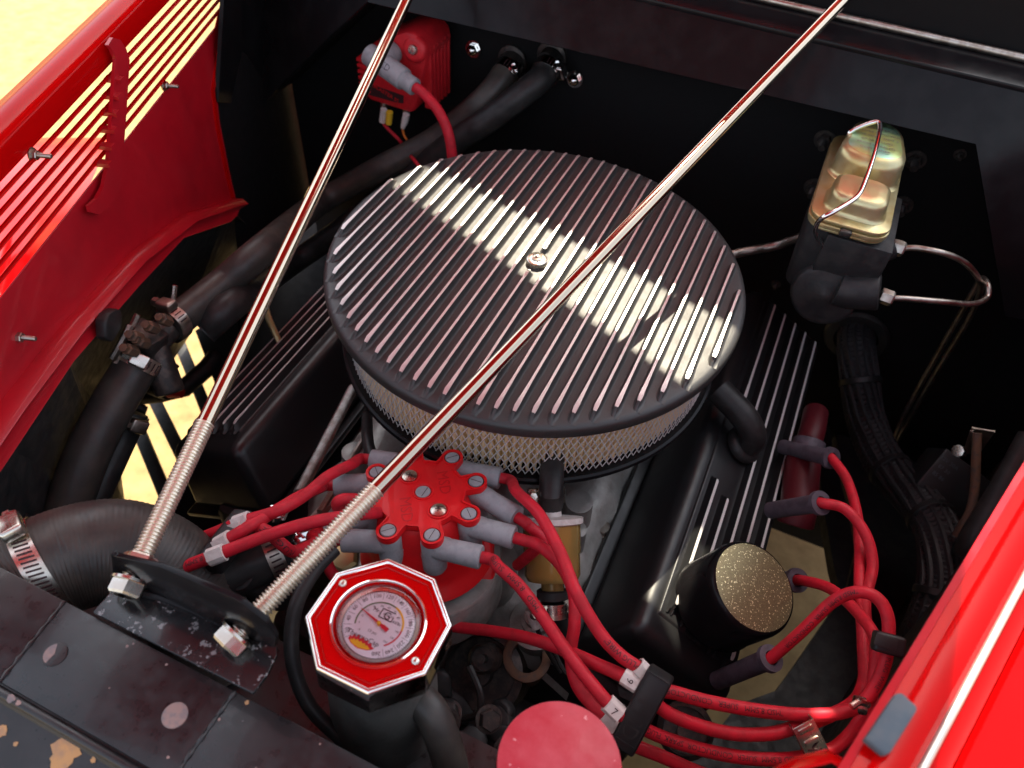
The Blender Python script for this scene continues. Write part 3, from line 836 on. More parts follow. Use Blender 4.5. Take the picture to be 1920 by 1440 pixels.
# filler neck under the cap
fnk = thing('filler_neck', 'dark filler neck under the octagonal cap with a bent side pipe', 'filler neck', CC - CN * .09)
a = MB(); a.lathe([(.029, -.027), (.0295, -.024), (.026, -.022), (.024, -.028), (.0232, -.042), (.027, -.052), (.0315, -.072), (.033, -.12), (0, -.12)], 40, MC_)
part('neck', a, M['cast_grey'], fnk)
a = MB(); a.tube(spline([P(745, 1290, d=.44), P(800, 1325, d=.43), P(830, 1385, d=.43), P(850, 1460, d=.44), P(860, 1540, d=.46)], 8), .0100, 18)
part('side_pipe', a, M['hose'], fnk)
a = MB(); a.tube(spline([P(628, 1030, d=.47), P(590, 1070, d=.46), P(557, 1130, d=.45), P(546, 1200, d=.445), P(556, 1270, d=.445), P(585, 1330, d=.445), P(640, 1385, d=.45)], 8), .0044, 14)
single('overflow_tube', a, M['rubber'], 'thin black overflow tube looping left of the octagonal cap', 'hose')

# ------------------------------------------------------------------ canister with a faded red lid
cn_c = P(1049, 1434, z=.03)
cn = thing('reservoir', 'round reservoir with a sun-faded red lid at the bottom edge', 'reservoir', cn_c - Z3 * .12)
rr_ = (P(1168, 1434, z=.03) - P(930, 1434, z=.03)).length / 2
tilt = TR(cn_c, frame((-.02, .04, 1)))
a = MB(); a.lathe([(rr_, -.12), (rr_ * 1.0, -.004), (rr_ * 1.004, -.0015), (rr_ * .985, .0004)], 64, tilt)
part('chrome_can', a, M['chrome'], cn)
a = MB(); a.lathe([(rr_ * .985, .0002), (rr_ * .975, .0010), (rr_ * .95, .0014), (0, .0020)], 64, tilt)
part('red_lid', a, M['dusty_red'], cn)
# ------------------------------------------------------------------ air cleaner
ac = thing('air_cleaner', 'round black air cleaner with a finned lid in the centre of the bay', 'air cleaner', (0, 0, -.11))
R = .178
a = MB()
a.lathe([(0, -.0057), (.1650, -.0057), (.1730, -.0060), (.1768, -.0074), (.178, -.0100), (.178, -.0165), (.1770, -.0180), (.1745, -.0187), (.160, -.0175)], 160)
lid = part('finned_lid', a, M['lid_black'], ac, smooth=50)
NF = 27; pitch = .0127
def fin(x, ya, yb2, enda, endb):
    """one cast rib running fore and aft, machined bright along its top"""
    b = MB()
    half = [(.0046, -.0060), (.0033, -.0056), (.0023, -.0046), (.0016, -.0030), (.0012, -.0012), (.0010, 0)]
    st = []
    def add(y, h, wd=1.0, drop=0):
        st.append([V((x + sx * wd, y, -.0058 + (sz + .0058) * h - drop)) for sx, sz in [(-p[0], p[1]) for p in half] + [p for p in half[::-1]]])
    La = .010 if enda else .004; Lb = .010 if endb else .004
    add(ya, .02, 1, .0006 if enda else 0); add(ya + La * .35, .25, 1, .0002 if enda else 0); add(ya + La * .7, .72); add(ya + La, .97); add(ya + La + .004, 1)
    n = 6
    for i in range(1, n): add(ya + La + .004 + (yb2 - ya - La - Lb - .008) * i / n, 1)
    add(yb2 - Lb - .004, 1); add(yb2 - Lb, .97); add(yb2 - Lb * .7, .72); add(yb2 - Lb * .35, .25, 1, .0002 if endb else 0); add(yb2, .02, 1, .0006 if endb else 0)
    b.loft(st, 0)
    A, B = ya + La * .72, yb2 - Lb * .72
    tp = []
    for y, wd in ((A - .0006, .0008), (A, .0014), (A + .004, .0017), (A + .012, .0014), (A + .03, .0010), (B - .03, .0009), (B - .012, .0010), (B - .004, .0012), (B, .0012), (B + .0006, .0006)):
        z = .00035 if A + .003 < y < B - .003 else -.0010
        tp.append([V((x - wd, y, z - .0008)), V((x - wd, y, z)), V((x + wd, y, z)), V((x + wd, y, z - .0008))])
    b.loft(tp, 1)
    return b
for i in range(NF):
    x = (i - (NF - 1) / 2) * pitch
    L_ = sqrt(max(.1752 ** 2 - (abs(x) + .003) ** 2, 1e-6))
    if L_ < .02: continue
    segs = [(-L_, L_, 1, 1)]
    if abs(x) < .002: segs = [(-L_, -.0135, 1, 0), (.0135, L_, 0, 1)]
    for sg in segs:
        part('fin', fin(x, *sg), [M['lid_black'], M['polished']], lid, smooth=50)
a = MB(); a.lathe([(.0090, -.0060), (.0088, -.0010), (.0080, -.0004), (.0046, -.0004), (.0046, .0012), (.0030, .0018), (.0018, .0012), (0, .0012)], 28)
a.lathe([(.0024, .0012), (.0024, .0030), (.0018, .0034), (0, .0034)], 6)
part('wing_nut', a, M['steel'], ac, smooth=40)
# pleated paper
a = MB(); NP = 170; ra, rb_ = .1530, .1612
top, botm = [], []
for k in range(NP):
    t0 = 2 * pi * k / NP
    for dt, r in ((0, rb_), (.30, rb_ - .0008), (.5, ra), (.8, ra + .0008)):
        t = t0 + dt * 2 * pi / NP
        top.append(V((r * cos(t), r * sin(t), -.0205))); botm.append(V((r * cos(t), r * sin(t), -.0820)))
a.loft([botm + botm[:1], top + top[:1]])
pe = part('paper_element', a, M['paper'], ac, smooth=0)
# diamond wire screen
a = MB(); NW = 180; RW = .1632; H0, H1 = -.0825, -.0178; ns = 12; adv = 5.5 * 2 * pi / NW
for k in range(NW):
    for s in (1, -1):
        t0 = 2 * pi * k / NW; vs = []
        wv = .00060
        for j in range(ns + 1):
            f = j / ns; t = t0 + s * adv * f; z = H0 + (H1 - H0) * f
            rr2 = RW + (.0005 if s > 0 else 0)
            er = V((cos(t), sin(t), 0)); et = V((-sin(t), cos(t), 0))
            c = er * rr2 + V((0, 0, z))
            vs += [c - et * wv, c + er * .0005, c + et * wv]
        a.add(vs, [[j * 3 + q, j * 3 + q + 1, j * 3 + q + 4, j * 3 + q + 3] for j in range(ns) for q in (0, 1)])
part('wire_screen', a, M['wire'], pe, smooth=60)
a = MB(); a.lathe([(.150, -.0830), (.1655, -.0832), (.1685, -.0818), (.1705, -.0828), (.1712, -.0860), (.1690, -.0900), (.160, -.0930), (.10, -.0955), (.07, -.106), (0, -.106)], 120)
part('base_pan', a, M['gloss_black'], ac, smooth=40)

# ------------------------------------------------------------------ intake, block and front of engine
im = thing('intake_manifold', 'grey cast aluminium intake manifold under the air cleaner', 'intake manifold', (0, 0, -.22))
a = MB()
rg = random.Random(2)
xsg = [-.15, -.12, -.095, -.07, -.045, -.02, 0, .02, .045, .07, .095, .12, .15]
ysg = [-.235, -.215, -.195, -.175, -.15, -.13, -.105, -.08, -.05, 0, .05, .1, .16, .2]
rows = []
for y in ysg:
    r_ = []
    for x in xsg:
        z = -.178 + .018 * cos(x * 55) * (1 if y > -.16 else .35) - max(0, abs(x) - .09) * .75 - max(0, -.19 - y) * .9 + .007 * sin(y * 90 + x * 20)
        r_.append(V((x, y, z)))
    rows.append(r_)
a.loft(rows)
part('casting', a, M['alu'], im, smooth=60, solid=.006)
a = MB(); a.box((0, .01, -.135), (.13, .15, .062)); a.box((0, .01, -.105), (.10, .11, .02))
part('carburettor_body', a, M['alu'], im, bevel=.006)
a = MB()
for x, y, r, h in ((.085, -.165, .010, .03), (.10, -.11, .013, .02), (.060, -.195, .018, .03), (-.10, -.155, .012, .03), (-.07, -.19, .014, .025), (.03, -.20, .014, .02), (.11, -.14, .008, .03)):
    a = MB(); a.lathe([(r * 1.15, -.20), (r, -.165 + h * .2), (r * .95, -.165 + h * .55), (r * .6, -.165 + h * .6), (0, -.165 + h * .6)], 18, TR((x, y, 0)))
    part('boss', a, M['alu'], im)
nutm = hexnut('manifold_bolt', .0075, .006, M['dull_steel'], 0, .009)
for x, y in ((.125, -.10), (.125, -.18), (-.125, -.17), (-.12, -.09), (.055, -.222)):
    place('manifold_bolt', nutm, im, TR((x, y, -.178 - max(0, abs(x) - .09) * .75 + .005)))
eb = thing('engine_block', 'grimy black engine block and front cover below the red cables', 'engine', (0, 0, -.5))
a = MB(); a.box((0, .0, -.30), (.44, .46, .16)); a.box((0, -.02, -.42), (.30, .50, .20))
part('block', a, M['block'], eb, bevel=.012)
a = MB()
for q, d, r, h in (((900, 1262), .63, .036, .05), ((905, 1235), .60, .012, .02), ((1285, 1370), .60, .022, .03)):
    a = MB(); c = P(*q, d=d); a.lathe([(r, -h), (r, 0), (r * .82, .003), (r * .78, -.004), (r * .3, -.004), (r * .28, .006), (0, .006)], 28, TR(c, frame((-.05, -.45, .9))))
    part('pulley', a, M['dark_steel'], eb)
for i in range(22):
    q = (rg.uniform(590, 960), rg.uniform(1290, 1450)); c = P(*q, d=rg.uniform(.54, .62))
    if q[0] < 720: c = c - Z3 * .05
    a = MB(); sx, sy, sz = rg.uniform(.012, .03), rg.uniform(.014, .045), rg.uniform(.006, .016)
    a.prism([(x * sx, y * sy) for x, y in ((-.5, -.4), (-.2, -.5), (.3, -.5), (.5, -.1), (.35, .4), (.1, .5), (-.3, .45), (-.5, .1))], -sz / 2, sz / 2, TR(c, frame((rg.uniform(-.6, .6), rg.uniform(-.9, .2), 1))))
    part('front_bracket', a, M['block'], eb, bevel=.0025)
fbm = hexnut('front_bolt', .008, .007, M['dark_steel'], 0, .010)
for i in range(9):
    q = (rg.uniform(740, 960), rg.uniform(1290, 1450)); c = P(*q, d=rg.uniform(.50, .58))
    place('front_bolt', fbm, eb, TR(c, frame((rg.uniform(-.6, .6), rg.uniform(-.9, 0), 1))))
a = MB(); c = P(988, 1232, d=.62); a.lathe([(.017, -.06), (.017, -.005), (.0195, -.004), (.0195, .002), (.0165, .003), (.0125, .002), (.012, -.05), (0, -.05)], 30, TR(c, frame((.05, -.25, 1))))
part('pipe_stub', a, M['rust'], eb)
a = MB(); a.tube(spline([P(880, 1250, d=.58), P(900, 1300, d=.57), P(895, 1340, d=.57), P(850, 1350, d=.58)], 6), .0028, 8); a.tube(spline([P(1030, 1195, d=.6), P(1060, 1260, d=.6), P(1120, 1300, d=.6), P(1180, 1330, d=.62)], 6), .0018, 8)
part('thin_hose', a, M['rubber'], eb)

# ------------------------------------------------------------------ valve covers
TH = radians(30)
pcl = [None]
def valve_cover(sg, x0, label, segs):
    """segs: fin number -> list of (y0, y1)"""
    n = V((sg * sin(TH), 0, cos(TH))); e1 = V((sg * cos(TH), 0, -sin(TH))); O = V((x0, 0, -.14))
    def W(u, y, h): return O + e1 * u + V((0, y, 0)) + n * h
    t = thing('valve_cover', label, 'valve cover', W(.05, 0, -.07), 'black finned valve covers')
    y0, y1 = -.205, .235
    a = MB()
    sect = lambda du, dv, h: [W(-.004 - du, y0 - dv, h), W(.099 + du, y0 - dv, h), W(.099 + du, y1 + dv, h), W(-.004 - du, y1 + dv, h)]
    v = sect(.010, .018, -.072) + sect(0, 0, -.004)
    a.add(v, [[3, 2, 1, 0], [4, 5, 6, 7], [0, 1, 5, 4], [1, 2, 6, 5], [2, 3, 7, 6], [3, 0, 4, 7]])
    body = part('cover_body', a, M['cover_black'], t, bevel=.011, seg=5, smooth=60)
    a = MB(); v = sect(.018, .024, -.078) + sect(.018, .024, -.071)
    a.add(v, [[3, 2, 1, 0], [4, 5, 6, 7], [0, 1, 5, 4], [1, 2, 6, 5], [2, 3, 7, 6], [3, 0, 4, 7]])
    part('gasket_flange', a, M['cover_black'], t, bevel=.003)
    a = MB(); a.add([W(.008, y0 + .02, -.006), W(.094, y0 + .02, -.006), W(.094, y1 - .012, -.006), W(.008, y1 - .012, -.006), W(.010, y0 + .024, -.0022), W(.093, y0 + .024, -.0022), W(.093, y1 - .014, -.0022), W(.010, y1 - .014, -.0022)], [[4, 5, 6, 7], [0, 1, 5, 4], [1, 2, 6, 5], [2, 3, 7, 6], [3, 0, 4, 7]])
    part('fin_bed', a, M['cover_black'], t, bevel=.001)
    for k, (u, sl3) in enumerate(segs):
        for ya, yb3 in sl3:
            b = MB(); hw = .0013; st = []; hh = .0068
            for y, h in ((ya, .0), (ya + .004, .45), (ya + .009, .95), (ya + .012, 1), (yb3 - .006, 1), (yb3 - .003, .9), (yb3, 0)):
                z = -.0022 + hh * h
                st.append([W(u - .0036, y, -.0026), W(u - .0022, y, z * .4), W(u - hw, y, z), W(u + hw, y, z), W(u + .0022, y, z * .4), W(u + .0036, y, -.0026)])
            b.loft(st, 0)
            tz = -.0022 + hh + .0003
            tp = [[W(u - w_, y, z - .0006), W(u - w_, y, z), W(u + w_, y, z), W(u + w_, y, z - .0006)] for y, w_, z in ((ya + .0075, .0006, tz - .0011), (ya + .0085, .0014, tz - .0006), (ya + .012, .0017, tz), (ya + .03, .0013, tz), (yb3 - .006, .0013, tz), (yb3 - .004, .0008, tz - .0004))]
            b.loft(tp, 1)
            part('fin', b, [M['cover_black'], M['bright_fin']], body, smooth=40)
    return W, n, e1
WR, nR_, e1R = valve_cover(1, .187, 'right black finned valve cover carrying the round breather', [(.018, [(-.178, -.035), (.058, .222)]), (.034, [(-.181, -.045), (.040, .222)]), (.050, [(-.183, .222)]), (.066, [(-.185, .222)]), (.082, [(-.187, .222)])])
WL, nL_, e1L = valve_cover(-1, -.197, 'left black finned valve cover beside the left chrome rod', [(.014, [(-.187, .222)]), (.030, [(-.187, .222)]), (.046, [(-.187, .222)]), (.062, [(-.187, .222)]), (.078, [(-.187, .222)])])
# elbow pushed into the right cover
el = thing('vent_elbow', 'black rubber vent elbow plugged into the right valve cover', 'elbow', WR(.03, .005, 0))
a = MB(); a.tube(spline([WR(.034, .018, -.002), WR(.034, .018, .010), WR(.028, .020, .019), WR(.010, .027, .022), WR(-.02, .038, .016)], 8), .0128, 20)
part('bent_pipe', a, M['rubber'], el)
a = MB(); a.lathe([(.0185, .001), (.0185, .005), (.016, .008), (.0125, .009)], 24, TR(WR(.034, .018, 0), frame(nR_)))
part('grommet', a, M['rubber'], el)
a = MB(); a.lathe([(.010, 0), (.010, .006), (.008, .014), (.005, .017), (0, .0175)], 20, TR(WL(.040, .02, 0), frame(nL_)))
single('oil_plug', a, M['alu'], 'small grey plug on the left valve cover by the air cleaner rim', 'plug')
# breather
bc = WR(.052, -.148, .004)
br = thing('breather_cap', 'gold-flecked black oil breather on the right valve cover', 'breather', bc)
Fb = TR(bc, frame((.34, -.02, .94)))
rb2 = .0375
a = MB(); a.lathe([(.030, -.001), (.0365, .0005), (rb2 + .0008, .004), (rb2 + .001, .006), (rb2, .008), (rb2 * .995, .046), (rb2 * .98, .050), (rb2 * .94, .0532), (rb2 * .90, .0542)], 64, Fb)
part('painted_can', a, M['gloss_black'], br, smooth=50)
a = MB(); a.lathe([(rb2 * .90, .0541), (rb2 * .80, .0552), (0, .0558)], 48, Fb)
part('glitter_top', a, M['glitter'], br)
a = MB(); a.lathe([(.012, -.02), (.012, .001), (.030, .001)], 24, Fb)
part('stem', a, M['rubber'], br)

# ------------------------------------------------------------------ distributor
DN = V((-.1117, .121, 1)).normalized(); DC = V((.0058, -.2162, -.0579))
dx_ = V((1, 0, -DN.x / DN.z)).normalized(); dy_ = DN.cross(dx_)
MD = TR(DC, Matrix((dx_, dy_, DN)).transposed()); MDi = MD.inverted()
RL = .0405; PH0 = 1.4794
lob = [PH0 - i * pi / 4 for i in range(8)]
ds = thing('distributor', 'distributor with a scalloped bright red cap and grey boots', 'distributor', DC - DN * .11)
def outline(grow=0, n=360):
    o = []
    for k in range(n):
        t = 2 * pi * k / n; r = .0318 + grow
        ar = .0082 + grow
        for l in lob:
            dlt = (t - l + pi) % (2 * pi) - pi
            s = RL * sin(dlt)
            if abs(s) < ar and abs(dlt) < 1:
                r = max(r, RL * cos(dlt) + sqrt(ar * ar - s * s))
        o.append(r)
    for _ in range(5): o = [(o[i - 1] + 2 * o[i] + o[(i + 1) % n]) / 4 if o[i] < .0375 + grow else o[i] for i in range(n)]
    return [(r * cos(2 * pi * k / n), r * sin(2 * pi * k / n)) for k, r in enumerate(o)]
a = MB(); a.prism(outline(), -.0055, -.0008, MD)
ret = part('wire_retainer', a, M['red_anod'], ds, bevel=.0006, smooth=40, bang=60)
a = MB()
o1, o2 = outline(), outline(-.0012)
vs = []
for q, z in ((o1, -.0012), (o1, .0006), (o2, .0006), (o2, -.0012)): vs += [MD @ V((x, y, z)) for x, y in q]
n = len(o1)
a.add(vs, [[i * n + k, i * n + (k + 1) % n, (i + 1) * n + (k + 1) % n, (i + 1) * n + k] for i in range(3) for k in range(n)])
part('raised_rim', a, M['red_anod'], ret, smooth=50)
for l in lob:
    b = MB(); Mx = MD @ Matrix.Translation((RL * cos(l), RL * sin(l), 0))
    b.lathe([(.0072, -.0009), (.0071, .0002), (.0062, .0002), (.0061, -.0008)], 28, Mx); b.cur = 1
    b.lathe([(.0062, -.0006), (0, -.0006)], 24, Mx, 1)
    lr = part('post_ring', b, [M['red_anod'], M['ink']], ret)
    b = MB(); b.lathe([(.0053, -.0008), (.0053, .0004), (.0049, .0008), (0, .0009)], 24, Mx)
    b.box(Mx @ V((0, 0, .0009)), (.0004, .0088, .0002), MD.to_3x3() @ Matrix.Rotation(l + .9, 3, 'Z'), 1)
    part('post', b, [M['grey_boot'], M['ink']], ret)
for q, kind in (((793, 921), 'hole'), ((822, 956), 'screw'), ((768, 892), 'screw')):
    c = MDi @ Pn(*q, DC, DN); Mx = MD @ Matrix.Translation((c.x, c.y, 0))
    b = MB(); b.lathe([(.0080, -.0009), (.0078, .0002), (.0068, .0002), (.0062, -.0008), (0, -.0008)], 24, Mx); part('screw_well', b, M['red_anod'], ret)
    b = MB()
    if kind == 'screw':
        b.lathe([(.0058, -.0008), (.0056, .0004), (.0040, .0010), (0, .0012)], 24, Mx)
        for rt in (.3, .3 + pi / 2): b.box(Mx @ V((0, 0, .00115)), (.0007, .0046, .0003), MD.to_3x3() @ Matrix.Rotation(rt, 3, 'Z'), 1)
        part('cap_screw', b, [M['steel'], M['ink']], ret)
    else:
        b.lathe([(.0056, -.0007), (.0054, -.0002), (0, -.0001)], 24, Mx); b.box(Mx @ V((.0014, 0, -.0001)), (.0004, .009, .0003), MD.to_3x3(), 1)
        part('centre_post', b, [M['grey_boot'], M['ink']], ret)
b = MB()
for (x, y, rt) in ((.010, .016, -.95), (-.002, -.018, -.95)):
    text_flat(b, 'MSD', .0120, MD @ Matrix.Translation((x, y, -.00045)) @ Matrix.Rotation(rt, 4, 'Z'))
part('moulded_lettering', b, M['relief_red'], ret, smooth=0)
a = MB()
a.lathe([(.052, -.064), (.050, -.060), (.0460, -.056), (.0440, -.050), (.0420, -.030), (.0380, -.024), (.034, -.010), (.030, -.0056), (0, -.0056)], 56, MD)
part('cap_body', a, M['red_anod'], ds, bevel=0)
# red base flare with its screw
a = MB()
fl2 = [P(*q, d=.585) for q in ((915, 985), (929, 1060), (925, 1090), (895, 1162), (880, 1168), (838, 1150), (800, 1130), (790, 1060), (840, 1000))]
a.sheet(fl2, V((0, .003, -.010)))
part('cap_skirt', a, M['red_anod'], ds, bevel=.0025, seg=3)
a = MB(); a.lathe([(.0052, 0), (.0050, .0016), (.0040, .0026), (0, .0028)], 24, TR(P(880, 1136, d=.579), frame((0, -.35, .94)))); a.box(P(880, 1136, d=.5755), (.0009, .008, .0006), frame((0, -.35, .94)), 1)
part('skirt_screw', a, [M['dull_steel'], M['ink']], ds)
a = MB(); hc2 = DC - DN * .078; Fh = TR(hc2, frame(DN))
a.lathe([(.046, -.045), (.0565, -.038), (.0580, -.034), (.0580, .002), (.0565, .0042), (.050, .0045), (0, .0045)], 64, Fh)
part('housing', a, M['alu'], ds, smooth=50)
# grey boots and red cables
ZL = -.0125
PO = MD @ V((0, 0, ZL))
def boot_arm(i, end_px, rad=.0074):
    """right-angle boot: collar round the cap terminal plus the sleeve that carries the cable"""
    l = lob[i]
    c = V((RL * cos(l), RL * sin(l), 0)); e = Pn(*end_px, PO, DN)
    return MD @ c, e
def make_boot(i, end_px, parent):
    top, e = boot_arm(i, end_px)
    c0 = top + DN * ZL
    ax = (e - c0).normalized()
    a = MB()
    a.lathe([(.0078, -.036), (.0088, -.034), (.0089, -.0215), (.0084, -.0205), (.0086, -.008), (.0078, -.0056), (0, -.0056)], 24, MD @ Matrix.Translation((RL * cos(lob[i]), RL * sin(lob[i]), 0)))
    L = (e - c0).length
    a.tube([c0, c0 + ax * L * .30, c0 + ax * L * .33, c0 + ax * L * .97, e], lambda t: .0084 if t < .3 else (.0080 if t < .6 else (.0085 if t < .9 else .0081)), 22)
    b = part('boot', a, M['grey_boot'], parent, smooth=45)
    a = MB(); a.lathe([(.0090, -.0003), (.0092, .0), (.0090, .0003)], 30, TR(top + DN * -.0205, frame(DN)))
    u = frame(DN, ax).col[0]
    for s_ in (1,):
        vv_ = (-(ax) * .8 + u * .25).normalized()
    a.tube([top + DN * -.021 + (CAM - top - DN * (CAM - top).dot(DN)).normalized() * .0087, top + DN * -.034 + (CAM - top - DN * (CAM - top).dot(DN)).normalized() * .0087], .0002, 6)
    part('mould_line', a, M['grey_boot'], b)
    return e, ax
RWIRE = .00425
def plug_boot(e0, e1, parent):
    """dusky boot at the spark plug, flared where the cable enters at e0"""
    d_ = (e1 - e0).normalized(); L = (e1 - e0).length
    a = MB(); a.lathe([(.0052, -.001), (.0098, -.0008), (.0100, .003), (.0078, .0045), (.0074, .012), (.0072, L), (.004, L + .002), (0, L + .002)], 22, TR(e0, frame(d_)))
    return part('plug_boot', a, M['dark_boot'], parent, smooth=40)
def cable(label, start, pts, boot=None, group='red spark plug cables', text=(), collars=(), r=RWIRE, plug=None):
    """start: None or (lobe, pixel of the boot's end); pts: (px, py, depth)"""
    t = thing('spark_plug_cable', label, 'cable', V((0, 0, 0)) if not start else MD @ V((RL * cos(lob[start[0]]), RL * sin(lob[start[0]]), -.04)), group)
    path = []
    if start:
        e, ax = make_boot(start[0], start[1], t)
        path = [e - ax * .006, e + ax * .008]
    if start:       # let the first points follow on smoothly from the boot
        de = -(RM @ (path[1] - CAM)).z
        pts = [(x, y, de + (pts[3][2] - de) * (i + 1) / 4 if i < 3 and len(pts) > 4 else d) for i, (x, y, d) in enumerate(pts)]
    ctrl = path + [P(x, y, d=d) for x, y, d in pts]
    sp = spline(ctrl, 12)
    a = MB(); a.tube(sp, r, 16)
    jk = part('jacket', a, M['red_wire'], t, smooth=60)
    Ls = [0.0]
    for p, q in zip(sp, sp[1:]): Ls.append(Ls[-1] + (q - p).length)
    def at(s):
        i = max(k for k in range(len(Ls) - 1) if Ls[k] <= s + 1e-9); f = (s - Ls[i]) / (Ls[i + 1] - Ls[i]); return sp[i].lerp(sp[i + 1], f), (sp[i + 1] - sp[i]).normalized()
    def nearest(q): return min((Ls[-1] * k / 400 for k in range(401)), key=lambda s: (Vector(pix(at(s)[0])) - Vector(q)).length)
    if text:
        for body, q, flip, size in text:
            a = MB(); text_on_tube(a, body, size, sp, r, nearest(q), flip)
            part('lettering', a, M['ink'], jk, smooth=0)
    for q, num in collars:
        s = nearest(q); c, ax = at(s)
        a = MB(); a.lathe([(r + .0003, -.0055), (r + .0016, -.0052), (r + .0016, .0052), (r + .0003, .0055)], 20, TR(c, frame(ax)))
        up = (CAM - c).normalized(); up = (up - ax * up.dot(ax)).normalized(); sd = ax.cross(up)
        a.box(c + up * (r + .0016) * .86 + sd * .001, (.0062, .0104, .0026), Matrix((sd, ax, up)).transposed())
        cl = part('number_collar', a, M['white'], t, smooth=40)
        if num:
            b = MB(); text_flat(b, num, .0062, TR(c + up * (r + .0031) + sd * .001, Matrix((sd, -ax if False else ax, up)).transposed()) @ Matrix.Rotation(pi * .5 if num == '7' else pi, 4, 'Z'))
            part('numeral', b, M['ink'], cl, smooth=0)
    if plug:
        plug_boot(sp[-1] - (sp[-1] - sp[-2]).normalized() * .004, P(*plug[:2], d=plug[2]), t)
    return t, sp
cable('red cable from the cap over the fuel filter to the top of the separator', (0, (938, 897)),
      [(968, 921, .510), (1010, 963, .50), (1050, 1035, .492), (1080, 1110, .487), (1125, 1187, .482), (1165, 1230, .479), (1205, 1258, .477), (1230, 1290, .478), (1270, 1300, .480), (1330, 1316, .482), (1420, 1332, .485), (1500, 1340, .488), (1565, 1338, .49), (1612, 1322, .492), (1645, 1280, .496), (1663, 1225, .50), (1665, 1160, .505), (1645, 1122, .51), (1608, 1110, .515), (1562, 1128, .525), (1505, 1182, .535), (1460, 1222, .545), (1438, 1240, .55)],
      text=(('WIRE"', (1162, 1226), True, .0050), ('PLUG', (1196, 1251), True, .0050), ('"MSD 8.5MM   SUPER   CONDUCTOR', (1462, 1338), True, .0048), ('"MSD 8.5MM  SUPER  CONDUCTOR', (1610, 1112), False, .0042), ('PLUG  WIRE"', (1656, 1232), True, .0042)), collars=(((1205, 1258), None),), plug=(1345, 1276, .60))
cable('red cable diving from the cap beside the amber fuel filter', (1, (969, 970)),
      [(990, 985, .525), (1012, 1003, .527), (1020, 1016, .535), (1005, 1030, .55), (970, 1060, .58)])
cable('red cable sagging over the fuel filter to the lower end of the right separator', (2, (964, 1008)),
      [(1010, 1022, .515), (1050, 1058, .512), (1075, 1110, .510), (1077, 1170, .508), (1070, 1225, .506), (1080, 1280, .500), (1110, 1322, .494), (1142, 1352, .490), (1180, 1392, .49), (1245, 1420, .49), (1320, 1452, .49), (1400, 1475, .49)],
      collars=(((1143, 1352), None),))
cable('red cable printed SUPER running from the front of the cap to collar 7', (3, (902, 1045)),
      [(935, 1063, .505), (975, 1100, .498), (1020, 1160, .491), (1060, 1218, .484), (1105, 1277, .476), (1152, 1330, .470), (1185, 1352, .472), (1225, 1375, .478), (1290, 1398, .482), (1370, 1417, .485), (1450, 1424, .487), (1520, 1417, .49), (1575, 1395, .495), (1625, 1330, .505), (1640, 1260, .515), (1640, 1195, .525), (1600, 1140, .555), (1555, 1103, .585), (1508, 1089, .612), (1490, 1088, .625)],
      text=(('"MSD   8.5MM   SUPER', (1012, 1147), True, .0052), ('"MSD 8.5MM  SUPER  CONDUCTOR  SPARK  PLUG', (1497, 1424), True, .0048)), collars=(((1150, 1328), '7'),), plug=(1420, 1088, .68))
cable('red cable running low behind the round dial to collar 6', (4, (643, 1013)),
      [(620, 1026, .50), (612, 1048, .51), (632, 1085, .525), (700, 1120, .56), (780, 1160, .585), (850, 1175, .575), (920, 1183, .553), (990, 1196, .53), (1060, 1220, .507), (1120, 1246, .49), (1183, 1275, .476), (1215, 1305, .476), (1250, 1335, .478), (1300, 1357, .480), (1370, 1375, .483), (1440, 1376, .487), (1490, 1364, .49), (1560, 1340, .505), (1612, 1300, .525), (1626, 1210, .55), (1622, 1130, .565), (1636, 1060, .58), (1622, 1000, .59), (1585, 955, .60), (1545, 944, .605), (1530, 942, .61)],
      collars=(((1183, 1275), '6'),), plug=(1445, 957, .66))
cable('red cable printed PLUG WIRE with a V bend left of the cap', (5, (607, 996)),
      [(592, 1016, .495), (570, 1028, .492), (548, 1034, .495), (528, 1020, .505), (500, 996, .51), (470, 985, .515), (450, 988, .52), (420, 1004, .525), (360, 1030, .53)],
      text=(('PLUG WIRE"', (541, 1036), False, .0050),), collars=(((452, 987), None),))
cable('upper left red cable arching from the cap to the left separator', (6, (627.5, 910)),
      [(598, 915, .515), (560, 932, .512), (510, 962, .508), (460, 992, .505), (420, 1016, .505), (385, 1035, .51), (330, 1060, .53)],
      collars=(((421, 1016), None),))
cable('topmost left red cable leaving the cap under the air cleaner', (7, (696, 862.5)),
      [(660, 870, .535), (615, 893, .53), (570, 930, .525), (520, 958, .520), (455, 978, .52), (400, 1000, .525), (300, 1040, .545)],
      collars=(((455, 977), None),))
cable('lower left red cable printed SUPER CONDUCTOR along the black separator', None,
      [(745, 962, .585), (700, 962, .535), (650, 968, .515), (600, 976, .505), (545, 990, .498), (480, 1012, .493), (408, 1040, .488), (360, 1058, .49), (300, 1085, .50)],
      text=(('MSD  8.5MM  SUPER    CONDUCTOR', (420, 1034), False, .0046),), collars=(((407, 1040), None),))
cable('short red cable loop tucked under the left of the cap', None,
      [(720, 950, .575), (680, 938, .55), (645, 936, .54), (632, 944, .54), (640, 954, .548), (680, 958, .57), (720, 962, .60)])
cable('dark red cable rising beside the rear right plug boot', None,
      [(1624, 1345, .515), (1618, 1200, .55), (1612, 1100, .575), (1612, 1030, .60), (1606, 960, .63), (1588, 900, .66), (1562, 862, .68), (1552, 855, .685)], plug=(1468, 838, .74))

